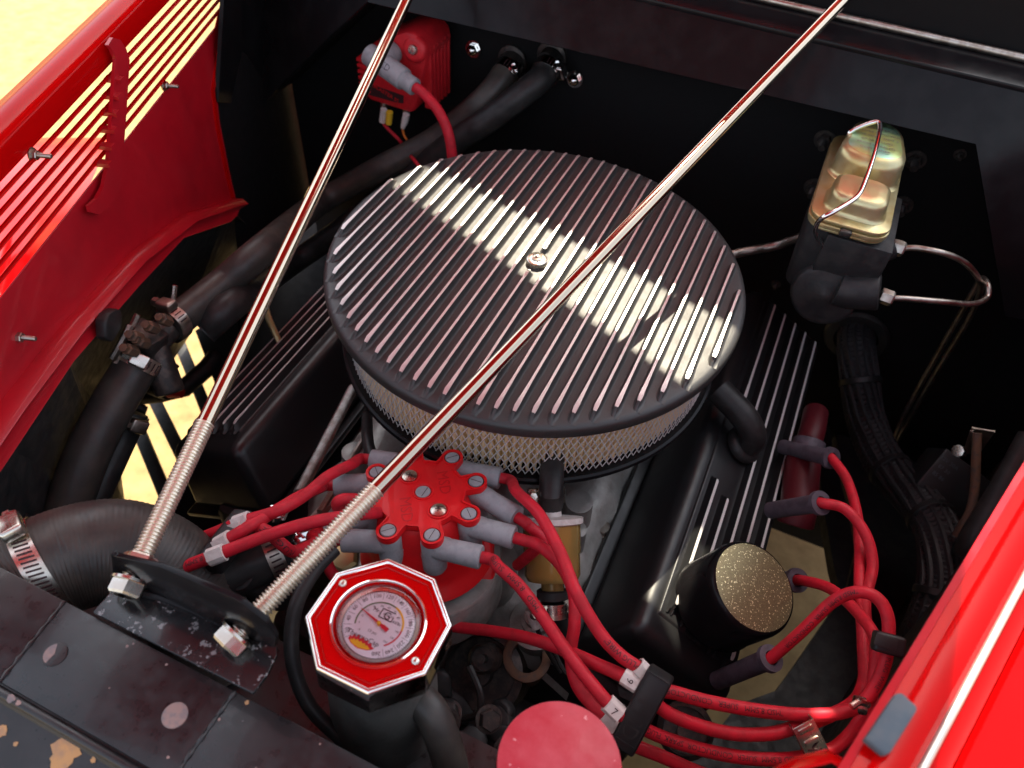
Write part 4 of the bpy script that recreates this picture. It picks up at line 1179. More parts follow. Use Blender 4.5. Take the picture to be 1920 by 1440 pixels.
# cable separators and clips
def ebox(mb, a_, b_, width, thick, up, m=None):
    d_ = (b_ - a_).normalized(); s_ = d_.cross(up).normalized(); n_ = s_.cross(d_)
    mb.box((a_ + b_) / 2, (width, (b_ - a_).length, thick), Matrix((s_, d_, n_)).transposed(), m); return d_, s_, n_
sp_ = thing('cable_separator', 'black moulded cable separator lettered MSD at the right', 'cable separator', P(1200, 1330, d=.485), 'cable separators')
p0, p1 = P(1240, 1262, d=.468), P(1168, 1398, d=.474)
upv = (CAM - p0).normalized()
a = MB(); d_, s_, n_ = ebox(a, p0, p1, .0165, .017, upv)
sb = part('clip_body', a, M['plastic'], sp_, bevel=.002, seg=3)
cmid = p0.lerp(p1, .5)
a = MB()
fr_o = [(-.0066, -.030), (.0066, -.030), (.0066, .018), (-.0066, .018)]
Mx = TR(cmid + n_ * .0086, Matrix((s_, d_, n_)).transposed())
for (x, y, sx, sy) in ((-.0066, -.006, .0009, .046), (.0066, -.006, .0009, .046), (0, -.029, .0132, .0009), (0, .017, .0132, .0009)):
    a.box(Mx @ V((x, y + .003, 0)), (sx, sy, .0008), Mx.to_3x3())
part('moulded_frame', a, M['plastic'], sb, smooth=0)
a = MB(); text_flat(a, 'MSD', .0135, Mx @ Matrix.Translation((0, .004, .0002)) @ Matrix.Rotation(-pi / 2 if False else pi / 2, 4, 'Z') @ Matrix.Scale(1.0, 4))
part('raised_lettering', a, M['rubber'], sb, smooth=0)
sl4 = thing('cable_separator', 'black cable separator holding four cables at the left', 'cable separator', P(440, 1040, d=.5), 'cable separators')
a = MB(); ebox(a, P(392, 1062, d=.497), P(462, 968, d=.535), .016, .016, upv)
part('clip_body', a, M['plastic'], sl4, bevel=.003, seg=3)
c2 = thing('cable_clip', 'square black clip joining two cables by the right ledge', 'cable clip', P(1663, 1215, d=.5))
a = MB(); ebox(a, P(1668, 1188, d=.492), P(1662, 1226, d=.49), .0185, .013, upv)
part('clip_body', a, M['plastic'], c2, bevel=.0022, seg=3)
a = MB(); ebox(a, P(1664, 1193, d=.484), P(1658, 1215, d=.483), .013, .002, upv)
part('clip_lid', a, M['rubber'], c2, bevel=.0006)
c3 = thing('steel_spring_clip', 'folded steel clip beside the lower right cables', 'cable clip', P(1525, 1390, d=.5))
a = MB(); q0, q1 = P(1505, 1357, d=.478), P(1537, 1420, d=.480); d_, s_, n_ = ebox(a, q0, q1, .0135, .0012, upv)
for o_ in (-.0068, .0068): a.box((q0 + q1) / 2 + s_ * o_ - n_ * .003, (.0011, (q1 - q0).length, .007), Matrix((s_, d_, n_)).transposed())
for t in (.15, .5): a.box(q0.lerp(q1, t) + n_ * .001, (.0095, .0035, .0012), Matrix((s_, d_, n_)).transposed())
part('clip_plate', a, M['steel'], c3, bevel=.0004)
a = MB()
for t in (.62, .72, .82, .9): a.box(q0.lerp(q1, t) + n_ * .0008 + s_ * (.002 if t in (.72, .9) else -.001), (.006, .0012, .0006), Matrix((s_, d_, n_)).transposed() @ Matrix.Rotation(.5 if t in (.62, .82) else -.4, 3, 'Z'))
part('stamped_slot', a, M['ink'], c3, smooth=0)
a = MB(); a.tube(spline([P(1596, 1325, d=.482), P(1612, 1316, d=.484), P(1628, 1322, d=.486)], 6), .0022, 8)
a.lathe([(RWIRE + .0005, -.003), (RWIRE + .0016, -.003), (RWIRE + .0016, .003), (RWIRE + .0005, .003)], 20, TR(P(1612, 1322, d=.492), frame((.9, .3, .1))))
single('cable_tie', a, M['steel'], 'small metal tie round the red cable near the foam pad', 'cable tie')
# ------------------------------------------------------------------ ignition coil on the firewall
cl_ = thing('ignition_coil', 'finned red ignition coil with a grey boot high on the firewall', 'ignition coil', P(745, 140, y=.30))
yf1 = .262
def C(px, py, y=yf1): return P(px, py, y=y)
a = MB()
prof = [(692, 188), (672, 152), (676, 112), (694, 86), (712, 78), (735, 68), (760, 60), (778, 64), (796, 88), (800, 108), (776, 210), (768, 212)]
a.sheet([C(*q) for q in prof], (0, .062, 0))
core = part('case', a, M['red_coil'], cl_, bevel=.004, seg=2)
# lamination fins on both flanks
xr0, zt0 = C(786, 130).x, C(786, 100).z
zb0 = C(770, 205).z
for i in range(6):
    a = MB(); yy = yf1 + .012 + i * .0088
    a.box((xr0 + .0050, yy, (zt0 + zb0) / 2 + .002), (.010, .0042, abs(zt0 - zb0) * 1.02))
    part('cooling_fin', a, M['red_coil'], core, bevel=.0006)
xl0 = C(684, 130).x
for i in range(6):
    a = MB(); zz = C(684, 112 + i * 11).z
    a.box((xl0 - .001, yf1 + .022, zz), (.014, .052, .0040))
    part('cooling_fin', a, M['red_coil'], core, bevel=.0006)
a = MB(); a.lathe([(.0150, -.004), (.0145, .001), (.0120, .0035), (.0085, .004), (0, .004)], 28, TR(C(778, 92), frame((0, -1, .25))))
part('mount_ear', a, M['red_coil'], cl_)
a = MB(); a.lathe([(.0062, .003), (.0060, .005), (.0048, .0072), (0, .008)], 20, TR(C(778, 92), frame((0, -1, .25))))
part('mount_screw', a, M['steel'], cl_)
a = MB(); a.lathe([(.0125, -.012), (.0125, .004), (.011, .007), (0, .007)], 20, TR(C(803, 70, .30), frame((.3, -.4, .9))))
part('rubber_nub', a, M['rubber'], cl_)
a = MB(); lq = [C(*q, yf1 - .0012) for q in ((690, 162), (700, 160), (756, 180), (756, 194), (745, 193), (692, 178))]
a.sheet(lq, (0, .001, 0))
lb = part('label_plate', a, M['ink'], cl_, smooth=0)
a = MB(); tx = V((1, 0, 0)); Ml = TR(C(724, 175, yf1 - .0020), Matrix((V((.945, 0, -.327)), V((.327, 0, .945)), V((0, -1, 0)))).transposed())
text_flat(a, 'BLASTER SS', .0070, Ml)
part('label_lettering', a, M['red_anod'], lb, smooth=0)
a = MB()
for (q, r) in (((720, 203), .0045), ((762, 213), .0045)):
    a.lathe([(r, -.010), (r, .008), (r * .7, .009), (0, .009)], 14, TR(C(*q, yf1 + .010), frame((0, -.2, -1))))
part('terminal', a, M['dull_steel'], cl_)
# coil cable with its own boot
cc_ = thing('coil_cable', 'thick red coil cable in a grey boot arching behind the air cleaner', 'cable', P(800, 180, y=.24))
b0, b1 = P(706, 112, y=.236), P(778, 164, y=.222)
a = MB(); dA = (b1 - b0).normalized(); Lb = (b1 - b0).length
a.tube([b0 - dA * .012, b0, b0 + dA * Lb * .72, b0 + dA * Lb * .74, b1], lambda t: .0125 if t < .6 else .0098, 20)
a.tube([b0 + dA * .006, b0 + dA * .006 + V((0, .026, .002))], .0135, 20)
bt = part('boot', a, M['grey_boot'], cc_, bevel=.001)
a = MB(); nb = (CAM - b0).normalized(); sb2 = nb.cross(dA).normalized(); nb = dA.cross(sb2)
text_flat(a, 'MSD', .0105, TR(b0.lerp(b1, .30) + nb * .0124, Matrix((dA, sb2 * 1, nb)).transposed()))
part('moulded_lettering', a, M['dark_boot'], bt, smooth=0)
a = MB(); a.tube(spline([b1 - dA * .004, P(795, 176, y=.218), P(822, 208, y=.212), P(840, 248, y=.205), P(848, 295, y=.198), P(850, 345, y=.195)], 10), .0058, 18)
part('jacket', a, M['red_wire'], cc_)
a = MB(); yy = yf1 - .002
co1 = thing('coil_lead', 'thin red lead hanging from the coil to the air cleaner rim', 'wire', C(740, 240))
a.tube(spline([C(716, 226), C(726, 240), C(748, 262), C(765, 286), P(778, 302, y=.20), P(800, 330, y=.19)], 8), .0022, 8)
part('jacket', a, M['red_wire'], co1)
a = MB(); e1_, e2_ = C(720, 205), C(717, 228); a.tube([e1_, e2_], .0042, 12); a.cur = 1; a.tube([e1_ + V((.008, 0, -.001)), e2_ + V((.009, 0, 0))], .0042, 12)
part('connector', a, [M['white'], M['yellow']], co1)
co2 = thing('coil_lead', 'thin orange lead with a white connector below the coil', 'wire', C(760, 240))
a = MB(); a.tube(spline([C(754, 236), C(757, 252), C(764, 268), C(752, 285)], 8), .0014, 8)
part('jacket', a, M['orange'], co2)
a = MB(); a.tube([C(762, 214), C(759, 228), C(755, 240)], lambda t: .0042 if t < .7 else .0026, 12)
part('connector', a, M['white'], co2)

# ------------------------------------------------------------------ heater hoses
def hose(label, pts, r, m, n=10, g='rubber hoses across the firewall', cat='hose', name='heater_hose'):
    a = MB(); s = spline(pts, n); a.tube(s, r, 22); o = single(name, a, m, label, cat, g); return s
h1 = hose('upper heater hose running from the firewall down to the left', [P(962, 116, y=.338), P(948, 138, y=.312), P(905, 190, y=.285), P(815, 262, y=.262), P(720, 312, y=.23), P(600, 380, y=.185), P(500, 462, x=-.285), P(420, 530, x=-.295), P(345, 590, x=-.30), P(316, 612, x=-.30)], .0155, M['hose'])
h2 = hose('lower heater hose running from the firewall behind the air cleaner', [P(1036, 108, y=.338), P(1020, 140, y=.306), P(985, 172, y=.285), P(920, 222, y=.265), P(850, 268, y=.25), P(745, 350, y=.235), P(640, 430, y=.20), P(540, 500, y=.13), P(450, 560, x=-.28), P(380, 620, x=-.29)], .0150, M['rubber'])
h3 = hose('thick heater hose dropping down the left side of the bay', [P(266, 668, x=-.30), P(244, 705, x=-.30), P(208, 765, x=-.298), P(165, 850, x=-.295), P(130, 945, x=-.29), P(100, 1040, x=-.285)], .0185, M['hose'], g=None)
h4 = hose('second heater hose beside the thick one at the left', [P(250, 772, x=-.305), P(226, 825, x=-.305), P(196, 890, x=-.30), P(168, 955, x=-.295), P(140, 1030, x=-.29)], .0135, M['rubber'], g=None)
def clamp(label, c, ax, r, up=None, m='chrome', w=.0125):
    t = thing('hose_clamp', label, 'clamp', c, 'worm drive hose clamps')
    a = MB(); ring_clamp(a, c, ax, r + .0004, w, .0012, 32); part('band', a, M[m], t)
    ax = ax.normalized(); u = V(up) if up else (CAM - c); u = (u - ax * u.dot(ax)).normalized(); s_ = ax.cross(u)
    R_ = Matrix((s_, ax, u)).transposed()
    a = MB(); a.box(c + u * (r + .0045), (.016, w * 1.02, .0085), R_); part('screw_housing', a, M[m], t, bevel=.0022, seg=3)
    a = MB(); a.lathe([(0, 0), (.0046, 0), (.0046, .006), (.003, .0075), (0, .008)], 6, TR(c + u * (r + .0045) + s_ * .008, frame(s_))); part('screw_head', a, M[m], t, smooth=20)
    a = MB()
    for k in range(-5, 6):
        if abs(k) < 2: continue
        th = k * .22; rad = (u * cos(th) + s_ * sin(th)); tg = ax.cross(rad)
        a.box(c + rad * (r + .0017), (.0011, w * .62, .0004), Matrix((tg, ax, rad)).transposed())
    part('band_slot', a, M['ink'], t, smooth=0)
clamp('bright clamp on the upper heater hose at the firewall', h1[9], h1[11] - h1[8], .0157, up=(.9, -.3, .3))
clamp('bright clamp on the lower heater hose at the firewall', h2[8], h2[10] - h2[7], .0152, up=(.9, -.3, .2))
for q, y in (((962, 112), .334), ((1036, 104), .334)):
    a = MB(); a.lathe([(.018, 0), (.018, .004), (.0125, .006), (.0115, .02), (0, .02)], 20, TR(P(*q, y=YF - .001), frame((0, -1, 0))))
    part('pipe_nipple', a, M['dark_steel'], fw)
clamp('clamp with slotted band on the thick left heater hose', h3[3], h3[5] - h3[1], .0188, m='steel')
clamp('rusty clamp at the end of the upper left heater hose', h1[-4], h1[-1] - h1[-6], .0158, up=(-.1, -.2, 1), m='dull_steel')
clamp('rusty clamp on the second left hose', h4[3], h4[5] - h4[1], .0138, up=(.9, 0, .5), m='dull_steel')
vt = thing('heater_valve', 'rusty brass heater valve between the left hose clamps', 'valve', P(285, 650, x=-.30))
a = MB(); v0, v1 = h3[0], h1[-1]
a.tube([v0, v0.lerp(v1, .5), v1], .013, 18)
a.box(v0.lerp(v1, .3) + V((0, 0, .012)), (.03, .024, .018), frame((.3, .3, 1)))
a.tube([v0.lerp(v1, .4), v0.lerp(v1, .4) + V((.025, -.02, -.035))], .013, 14)
part('body', a, M['dark_steel'], vt, bevel=.003)
a = MB()
for q, yv in (((305, 598), .0), ((280, 612), -.01), ((250, 630), -.02), ((262, 640), -.02), ((240, 655), -.03)):
    a.lathe([(.0052, -.012), (.0052, .003), (.0036, .004), (.0036, .009), (0, .0095)], 6, TR(P(*q, x=-.285), frame((.2, -.5, .8))))
part('fitting', a, M['rust'], vt, smooth=30)
a = MB(); a.tube([P(245, 610, x=-.30), P(230, 640, x=-.30), P(212, 672, x=-.305)], .0035, 8); a.tube([P(258, 590, x=-.30), P(215, 680, x=-.305)], .0028, 6)
part('lever', a, M['dull_steel'], vt)
a = MB(); a.tube(spline([P(328, 535, x=-.30), P(325, 565, x=-.30), P(326, 590, x=-.30), P(348, 576, x=-.30)], 6), .0022, 8); a.tube([P(330, 588, x=-.298), P(350, 574, x=-.298)], .0042, 8)
single('valve_cable', a, M['steel'], 'thin bright cable end above the left heater hose', 'cable')
wsr = thing('wiring_connector', 'dark plug with a red tip low on the left side', 'connector', P(320, 735, z=-.33))
a = MB(); a.tube([P(282, 720, z=-.33), P(318, 733, z=-.33)], .013, 12); part('plug_shell', a, M['plastic'], wsr, bevel=.002)
a = MB(); a.tube([P(318, 733, z=-.33), P(342, 738, z=-.33)], lambda t: .009 - .003 * t, 12); part('red_tip', a, M['red_coil'], wsr)
for i in range(22):
    q = (rg.uniform(60, 300), rg.uniform(600, 980))
    if q[0] + (q[1] - 600) * .55 < 230 or (q[0] > 205 and q[1] > 770): continue
    a = MB(); c = P(*q, z=rg.uniform(-.36, -.25)); a.tube([c, c + V((rg.uniform(-.03, .03), rg.uniform(-.06, .06), rg.uniform(-.02, .02)))], rg.uniform(.003, .009), 8)
    part('suspension_rod', a, M['block'], fr)
for q0, q1 in (((200, 660), (90, 850)), ((118, 880), (95, 960)), ((330, 470), (400, 470)), ((215, 600), (180, 700))):
    a = MB(); a.tube([P(*q0, z=-.27), P(*q1, z=-.30)], .004, 8)
    part('suspension_rod', a, M['block'], fr)
for q in ((357, 497), (414, 508)):
    a = MB(); a.lathe([(.006, -.002), (.006, .006), (.0035, .007), (.0035, .012), (0, .012)], 8, TR(P(*q, y=.14), frame((.4, -.7, .5))))
    part('frame_bolt', a, M['dull_steel'], fr, smooth=20)

# ------------------------------------------------------------------ master cylinder
ZM = .030
mcyl = thing('master_cylinder', 'brake master cylinder with an iridescent gold lid on the firewall', 'master cylinder', P(1590, 420, z=-.08))
def L3(q, z=ZM): return P(*q, z=z)
pl0, pl1, pl2 = L3((1517, 400)), L3((1667, 448)), L3((1697, 312))
w_ = (pl1 - pl0).length; yfr = mean(pl0.y, pl1.y); xm = mean(pl0.x, pl1.x)
lm = .152
def rrect(cx_, cy_, sx, sy, r, n=5, egg=0):
    o = []
    for (ax_, ay_, a0) in ((1, 1, 0), (-1, 1, 90), (-1, -1, 180), (1, -1, 270)):
        for k in range(n + 1):
            t = radians(a0 + 90 * k / n)
            x = (sx / 2 - r) * ax_ + r * cos(t); y = (sy / 2 - r) * ay_ + r * sin(t)
            o.append((cx_ + x * (1 - egg * y / sy), cy_ + y))
    return o
a = MB(); cyl_y = yfr + lm / 2
a.prism(rrect(xm, cyl_y, w_, lm, .016, 6), ZM - .0035, ZM)
lidp = part('lid_plate', a, M['gold'], mcyl, bevel=.0012)
a = MB(); a.prism(rrect(xm, cyl_y, w_ * 1.02, lm * 1.01, .017, 6), ZM - .009, ZM - .0045); a.prism(rrect(xm, cyl_y, w_ * .99, lm * .99, .016, 6), ZM - .012, ZM - .0095)
part('lid_rim', a, M['gold'], mcyl, bevel=.0008)
def dome(poly, h, m, name, inset, slope=0.0, yc=0.0):
    a = MB(); n = len(poly); cx_ = sum(p[0] for p in poly) / n; cy_ = sum(p[1] for p in poly) / n
    prof = [(1.10, .0003), (1.04, .0012), (1.0, .0045), (.985, h * .65), (.95, h * .9), (inset, h), (inset * .6, h * 1.03), (.02, h * 1.04)]
    rows = []
    for s, z in prof: rows.append([V((cx_ + (p[0] - cx_) * s, cy_ + (p[1] - cy_) * s, ZM + z + slope * (p[1] - cy_) * (1 if z > h * .5 else 0))) for p in poly])
    a.loft([r + r[:1] for r in rows[:6]], 0); a.loft([r + r[:1] for r in rows[5:]], 1); return part(name, a, [M['gold'], m], mcyl, smooth=70)
d1 = dome(rrect(xm + .001, yfr + .033, w_ * .72, .042, .013, 6), .018, M['zinc_orange'], 'front_dome', .82)
d2 = dome(rrect(xm + .001, yfr + .106, w_ * .78, .082, .024, 8, egg=.50), .027, M['zinc_green'], 'rear_dome', .80)
a = MB()
for i, s in enumerate(['WARNING', 'CLEAN FILLER CAP', 'BEFORE REMOVING', 'USE ONLY DOT 3', 'BRAKE FLUID', 'FROM A SEALED', 'CONTAINER']):
    text_flat(a, s, .0046, TR((xm + .001, yfr + .128 - i * .0075, ZM + .0286)))
part('stamped_lettering', a, M['dull_steel'], d2, smooth=0)
body = MB()
body.prism(rrect(xm, cyl_y + .004, w_ * .92, lm * .94, .014, 5), -.055, ZM - .011)
part('reservoir_body', body, M['block'], mcyl, bevel=.003)
a = MB()
cb = P(1546, 556, y=yfr - .004); a.lathe([(0, -.19), (.031, -.19), (.031, -.010), (.0295, -.002), (.027, 0), (.0075, .0002), (.004, .0020), (0, .0022)], 40, TR(cb, frame((0, -1, .22))))
a.box(cb + V((.008, .05, .035)), (.055, .09, .05))
part('cylinder_barrel', a, M['block'], mcyl, bevel=.002)
a = MB(); pv = P(1590, 545, y=yfr + .002); pv2 = P(1650, 548, y=yfr + .002); dv = V((1, 0, -.05)).normalized()
a.tube([pv - dv * .01, pv, pv2], .0165, 24); a.tube([P(1625, 480, y=yfr + .035), P(1675, 462, y=yfr + .045)], .011, 16)
part('outlet_boss', a, M['block'], mcyl, bevel=.002)
a = MB()
bail = [(1592, 264, .048), (1592, 250, .056), (1612, 238, .062), (1642, 228, .068), (1650, 236, .068), (1646, 262, .066), (1636, 300, .063), (1620, 345, .058), (1610, 365, .056), (1595, 378, .054), (1565, 396, .050), (1543, 408, .044), (1532, 420, .034), (1530, 437, .020), (1538, 455, .006), (1552, 470, -.004), (1569, 482, -.010)]
a.tube(spline([P(x, y, z=z) for x, y, z in bail], 6), .0021, 12)
part('bail_wire', a, M['chrome'], mcyl)
a = MB(); a.box(P(1585, 437, y=yfr - .002), (.010, .006, .006)); part('bail_stop', a, M['dark_steel'], mcyl, bevel=.0015)
fit = hexnut('line_fitting', .0070, .011, M['dull_steel'], .003)
f1, f2 = P(1672, 461, y=yfr + .045), P(1651, 553, y=yfr + .002)
def line(label, pts, r=.0028, m='dull_steel', name='brake_line', g='steel brake lines'):
    a = MB(); a.tube(spline(pts, 10), r, 10); return single(name, a, M[m], label, 'brake line' if name == 'brake_line' else 'pipe', g)
for f_ in (f1, f2): place('line_fitting', fit, mcyl, TR(f_, frame((1, 0, -.06))))
y1_ = yfr + .045
line('steel brake line curving from the upper fitting of the master cylinder', [f1 + V((.008, 0, 0)), P(1720, 465, y=y1_), P(1770, 475, y=y1_), P(1808, 492, y=y1_ + .01), P(1833, 520, y=y1_ + .02), P(1838, 545, y=y1_ + .03), P(1815, 600, y=y1_ + .05), P(1745, 715, y=y1_ + .06), P(1668, 850, y=y1_ + .06), P(1655, 880, y=y1_ + .06)])
line('steel brake line looping from the lower fitting of the master cylinder', [f2 + V((.008, 0, 0)), P(1700, 560, y=y1_ - .04), P(1770, 566, y=y1_ - .03), P(1822, 570, y=y1_ - .01), P(1850, 558, y=y1_ + .01), P(1852, 535, y=y1_ + .02), P(1840, 522, y=y1_ + .035), P(1826, 545, y=y1_ + .045), P(1760, 660, y=y1_ + .06), P(1690, 790, y=y1_ + .06), P(1672, 850, y=y1_ + .06)])
a = MB(); bs = spline([P(1370, 478, y=.17), P(1400, 471, y=.19), P(1450, 462, y=.21), P(1490, 448, y=.22), P(1520, 436, y=.225)], 30)
a.tube(bs, lambda t: .0043 + .0004 * (1 if int(t * 120) % 2 else 0), 12)
single('braided_hose', a, M['dull_steel'], 'reddish braided hose between the air cleaner and master cylinder', 'hose')

# ------------------------------------------------------------------ fuel filter
ff = thing('fuel_filter', 'amber see-through fuel filter standing behind the red cables', 'fuel filter', P(1034, 1095, d=.60))
ft, fb = P(1034, 970, d=.592), P(1036, 1092, d=.588)
fa = (ft - fb).normalized(); FM = TR(fb, frame(fa)); FL = (ft - fb).length
a = MB(); a.lathe([(.0085, -.012), (.0090, 0), (.0195, .002), (.0215, .006), (.0215, .022), (.0222, .024), (.0222, FL - .004), (.021, FL - .004)], 40, FM)
part('bowl', a, M['amber'], ff)
a = MB(); a.lathe([(.0150, .004), (.0195, .005), (.0200, .020), (.0150, .021), (.0150, FL - .004), (0, FL - .004)], 32, FM)
part('paper_core', a, M['fuel'], ff)
a = MB(); a.lathe([(.0224, FL - .005), (.0245, FL - .004), (.0245, FL), (.0200, FL + .0005), (.0080, FL + .001), (.0070, FL + .016), (0, FL + .016)], 40, FM)
part('rim_cap', a, M['white'], ff)
a = MB(); a.tube([ft + fa * .010, P(1034, 925, d=.58), P(1034, 895, d=.585), P(1036, 860, d=.60)], .0095, 18)
single('fuel_hose', a, M['rubber'], 'short black fuel hose above the amber filter', 'hose', 'fuel hoses')
clamp('small clamp on the hose above the amber filter', ft + fa * .017, fa, .0097, up=(-1, -.4, 0), m='steel', w=.011)
a = MB(); a.tube([fb - fa * .004, P(1034, 1125, d=.60), P(1044, 1165, d=.615), P(1065, 1230, d=.65)], .0090, 18)
a.lathe([(.0125, -.002), (.0125, .004), (.0105, .005), (.0105, -.003)], 20, TR(fb - fa * .010, frame(fa)))
single('fuel_hose', a, M['rubber'], 'black fuel hose leaving below the amber filter', 'hose', 'fuel hoses')
clamp('small clamp on the hose below the amber filter', fb - fa * .021, fa, .0092, up=(-1, -.4, 0), m='steel', w=.011)
sw = thing('temperature_sender', 'brass sender with a white sleeved wire below the fuel filter', 'sender', P(1000, 1165, d=.62))
a = MB(); a.lathe([(.022, -.02), (.022, 0), (.012, .002), (.0115, .010), (.008, .011), (.0075, .018), (0, .018)], 24, TR(P(1005, 1168, d=.63), frame((-.1, -.2, 1)))); part('sender_body', a, M['alu'], sw)
a = MB(); a.tube([P(993, 1142, d=.60), P(1007, 1178, d=.60)], .0042, 12); part('white_sleeve', a, M['white'], sw)
a = MB(); a.tube(spline([P(1007, 1178, d=.60), P(1018, 1205, d=.605), P(1050, 1260, d=.62)], 8), .0020, 8); part('lead', a, M['rubber'], sw)

# throttle spring and its neighbours left of the filter
a = MB(); q0, q1 = P(662, 728, d=.70), P(561, 925, d=.585); n = 900; ax = (q1 - q0).normalized(); u = frame(ax).col[0]; v = ax.cross(u)
a.tube([q0 + (q1 - q0) * (k / n) + (u * cos(k * 2 * pi / 9) + v * sin(k * 2 * pi / 9)) * .0042 for k in range(n + 1)], .00075, 4)
single('return_spring', a, M['dull_steel'], 'long coil spring between the left valve cover and the red cap', 'spring')
a = MB(); a.tube(spline([P(688, 780, d=.68), P(690, 830, d=.64), P(705, 880, d=.62), P(720, 930, d=.63)], 8), .0050, 12)
single('vacuum_hose', a, M['rubber'], 'thin black vacuum hose left of the red distributor cap', 'hose')
a = MB(); a.tube([P(685, 820, d=.66), P(600, 960, d=.60)], .0030, 8); a.tube([P(655, 900, d=.63), P(580, 985, d=.60)], .0045, 8)
single('throttle_linkage', a, M['dull_steel'], 'thin dull linkage rods below the air cleaner rim', 'linkage')
th = thing('thermostat_housing', 'black hose stub with slotted clamp under the left red cables', 'hose', P(500, 1060, d=.53))
t0, t1 = P(455, 1068, d=.53), P(540, 1030, d=.54)
a = MB(); a.tube([t0 - (t1 - t0) * .5, t0, t0.lerp(t1, .7), t1], .0165, 24); part('hose_stub', a, M['rubber'], th)
a = MB(); ax = (t1 - t0).normalized(); ring_clamp(a, t0.lerp(t1, .72), ax, .0167, .011, .001, 36); part('clamp_band', a, M['dull_steel'], th)
a = MB()
for k in range(-4, 5):
    u = (CAM - t0); u = (u - ax * u.dot(ax)).normalized(); s_ = ax.cross(u); rad = u * cos(k * .22) + s_ * sin(k * .22)
    a.box(t0.lerp(t1, .72) + rad * .0179, (.0012, .007, .0003), Matrix((ax.cross(rad), ax, rad)).transposed())
part('clamp_slot', a, M['ink'], th, smooth=0)
a = MB(); c = P(450, 1080, d=.52); a.lathe([(.010, -.08), (.010, 0), (.0098, .0015), (.0075, .002), (.006, .0005), (0, .001)], 24, TR(c, frame((0, -.3, 1)))); part('stud_cap', a, M['block'], th)
a = MB()
for q, d in (((565, 1012), .55), ((520, 962), .55), ((575, 998), .55)): a.lathe([(.007, -.01), (.007, .004), (.0045, .006), (.0045, .011), (0, .0115)], 6, TR(P(*q, d=d), frame((.3, -.4, .8))))
part('hose_fitting', a, M['chrome'], th, smooth=20)
a = MB(); a.lathe([(.013, -.03), (.013, .004), (.010, .006), (.006, .0065), (0, .0065)], 6, TR(P(645, 1048, d=.60), frame((0, -.2, 1)))); a.lathe([(.015, -.035), (.015, -.008), (.0, -.008)], 20, TR(P(645, 1055, d=.60), frame((0, -.2, 1))))
single('brass_fitting', a, M['gold'], 'brass hexagon fitting behind the octagonal cap', 'fitting', smooth=20)
# ------------------------------------------------------------------ right-hand wiring
lm_ = thing('wiring_loom', 'thick black braided wiring loom down the right side', 'wiring loom', P(1640, 850, y=.15))
ls = spline([P(1604, 628, y=.335), P(1606, 655, y=.30), P(1612, 710, y=.265), P(1622, 780, y=.235), P(1648, 850, y=.19), P(1688, 905, y=.15), P(1730, 950, y=.11), P(1760, 1000, y=.075), P(1768, 1060, y=.04), P(1762, 1120, y=.01), P(1738, 1190, y=-.02), P(1700, 1260, y=-.04)], 24)
a = MB(); NS = len(ls)
a.tube(ls, lambda t: .0205 + .0010 * sin(t * NS * 1.9) + .0012 * sin(t * 23), 26)
part('sleeve', a, M['braid'], lm_, smooth=60)
a = MB()
for k in range(14):
    pts = []; 
    for i in range(0, NS, 2):
        T = (ls[min(i + 1, NS - 1)] - ls[max(i - 1, 0)]).normalized(); u = frame(T).col[0]; v = T.cross(u); th2 = k * 2 * pi / 14 + .25 * sin(i * .05)
        pts.append(ls[i] + (u * cos(th2) + v * sin(th2)) * .0200)
    a.tube(pts, .0030, 6)
part('wire_strands', a, M['braid'], lm_)
for i in (50, 110, 155, 215):
    a = MB(); a.lathe([(.0235, -.004), (.0245, -.003), (.0245, .003), (.0235, .004)], 24, TR(ls[i], frame(ls[i + 1] - ls[i]))); part('tape_band', a, M['plastic'], lm_)
a = MB(); a.lathe([(.024, -.002), (.036, -.001), (.039, .004), (.036, .009), (.026, .010), (.024, .006)], 36, TR(P(1606, 628, y=YF - .002), frame((0, -1, 0)))); part('grommet', a, M['rubber'], lm_)
rl = thing('relay', 'black relay with printed white lettering by the right ledge', 'relay', P(1770, 900, y=.14))
a = MB(); cR = P(1772, 905, y=.15); Rr = frame((.1, -.62, .78), (.2, 1, 0)); a.box(cR, (.060, .050, .050), Rr); a.box(P(1768, 960, y=.13), (.055, .04, .05), Rr); part('housing', a, M['plastic'], rl, bevel=.003)
nrm = (Rr.col[2]); cf = Pn(1770, 880, cR + nrm * .0254, nrm); xx = Matrix(Rr).col[0]
a = MB()
for i, s in enumerate(['12V 30A', '87 30', '85 86']): text_flat(a, s, .0060, TR(cf - Rr.col[1] * (i - 1) * .009, Rr))
part('printing', a, M['pad'], rl, smooth=0)
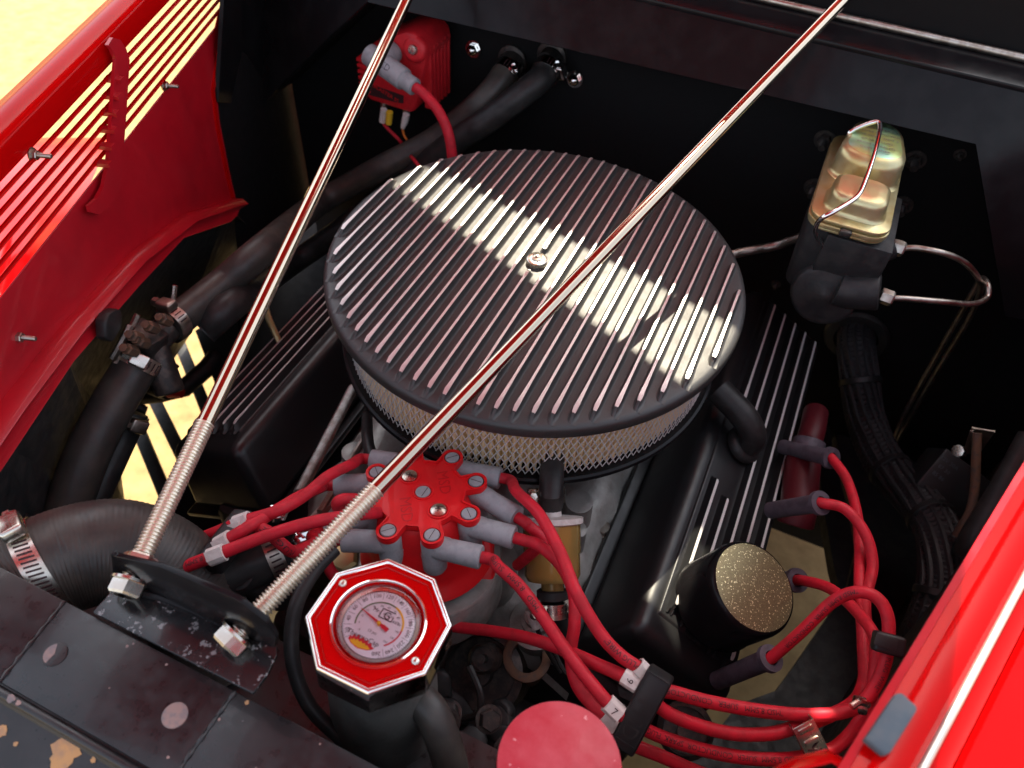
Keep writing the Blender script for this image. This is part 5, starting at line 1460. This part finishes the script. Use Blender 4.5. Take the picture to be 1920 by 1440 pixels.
a = MB(); a.tube([P(1716, 905, y=.13), P(1717, 922, y=.13), P(1722, 934, y=.13)], .0035, 8); part('white_clip', a, M['white'], rl)
mb_ = thing('metal_tab', 'bare metal bracket tab above the relay', 'bracket', P(1830, 830, y=.12))
a = MB(); a.sheet([P(*q, y=.12) for q in ((1822, 803), (1866, 810), (1840, 846), (1812, 852))], (0, .002, 0)); a.sheet([P(1819, 806, y=.118), P(1825, 806, y=.118), P(1811, 852, y=.118), P(1805, 850, y=.118)], (0, -.003, 0)); part('plate', a, M['dull_steel'], mb_)
a = MB(); a.lathe([(.006, 0), (.006, .006), (0, .007)], 8, TR(P(1800, 846, y=.115), frame((-.6, -.6, .5)))); part('screw', a, M['steel'], mb_)
line('brownish copper line running down from the metal tab', [P(1832, 812, y=.115), P(1830, 860, y=.10), P(1828, 910, y=.085), P(1820, 955, y=.07), P(1805, 985, y=.06), P(1794, 1004, y=.055)], .0042, 'rust', 'copper_line', None)
a = MB(); a.tube(spline([P(1935, 820, y=.13), P(1880, 920, y=.085), P(1828, 1005, y=.05), P(1812, 1040, y=.04)], 8), .0125, 16)
single('drain_hose', a, M['rubber'], 'black hose lying against the right red side', 'hose')

hs3 = thing('plug_shield', 'dark red sleeve standing low beside the right valve cover', 'sleeve', P(1515, 900, d=.72))
a = MB(); a.tube([P(1530, 772, d=.78), P(1524, 805, d=.76), P(1516, 832, d=.75)], lambda t: .0125, 18)
a.tube([P(1506, 862, d=.73), P(1496, 960, d=.70), P(1490, 985, d=.70)], .0165, 18)
part('red_sleeve', a, M['dark_red'], hs3, bevel=.002)
a = MB(); a.tube([P(1518, 826, d=.73), P(1508, 866, d=.725)], .0150, 18)
part('grey_ring', a, M['dark_boot'], hs3, bevel=.001)
a = MB(); a.tube([P(493, 566, d=.80), P(505, 600, d=.80), P(527, 648, d=.80)], lambda t: .0042 - .0012 * t, 8)
single('dipstick_tube', a, M['gold'], 'thin brass tube showing beside the left chrome rod behind the valve cover', 'tube')
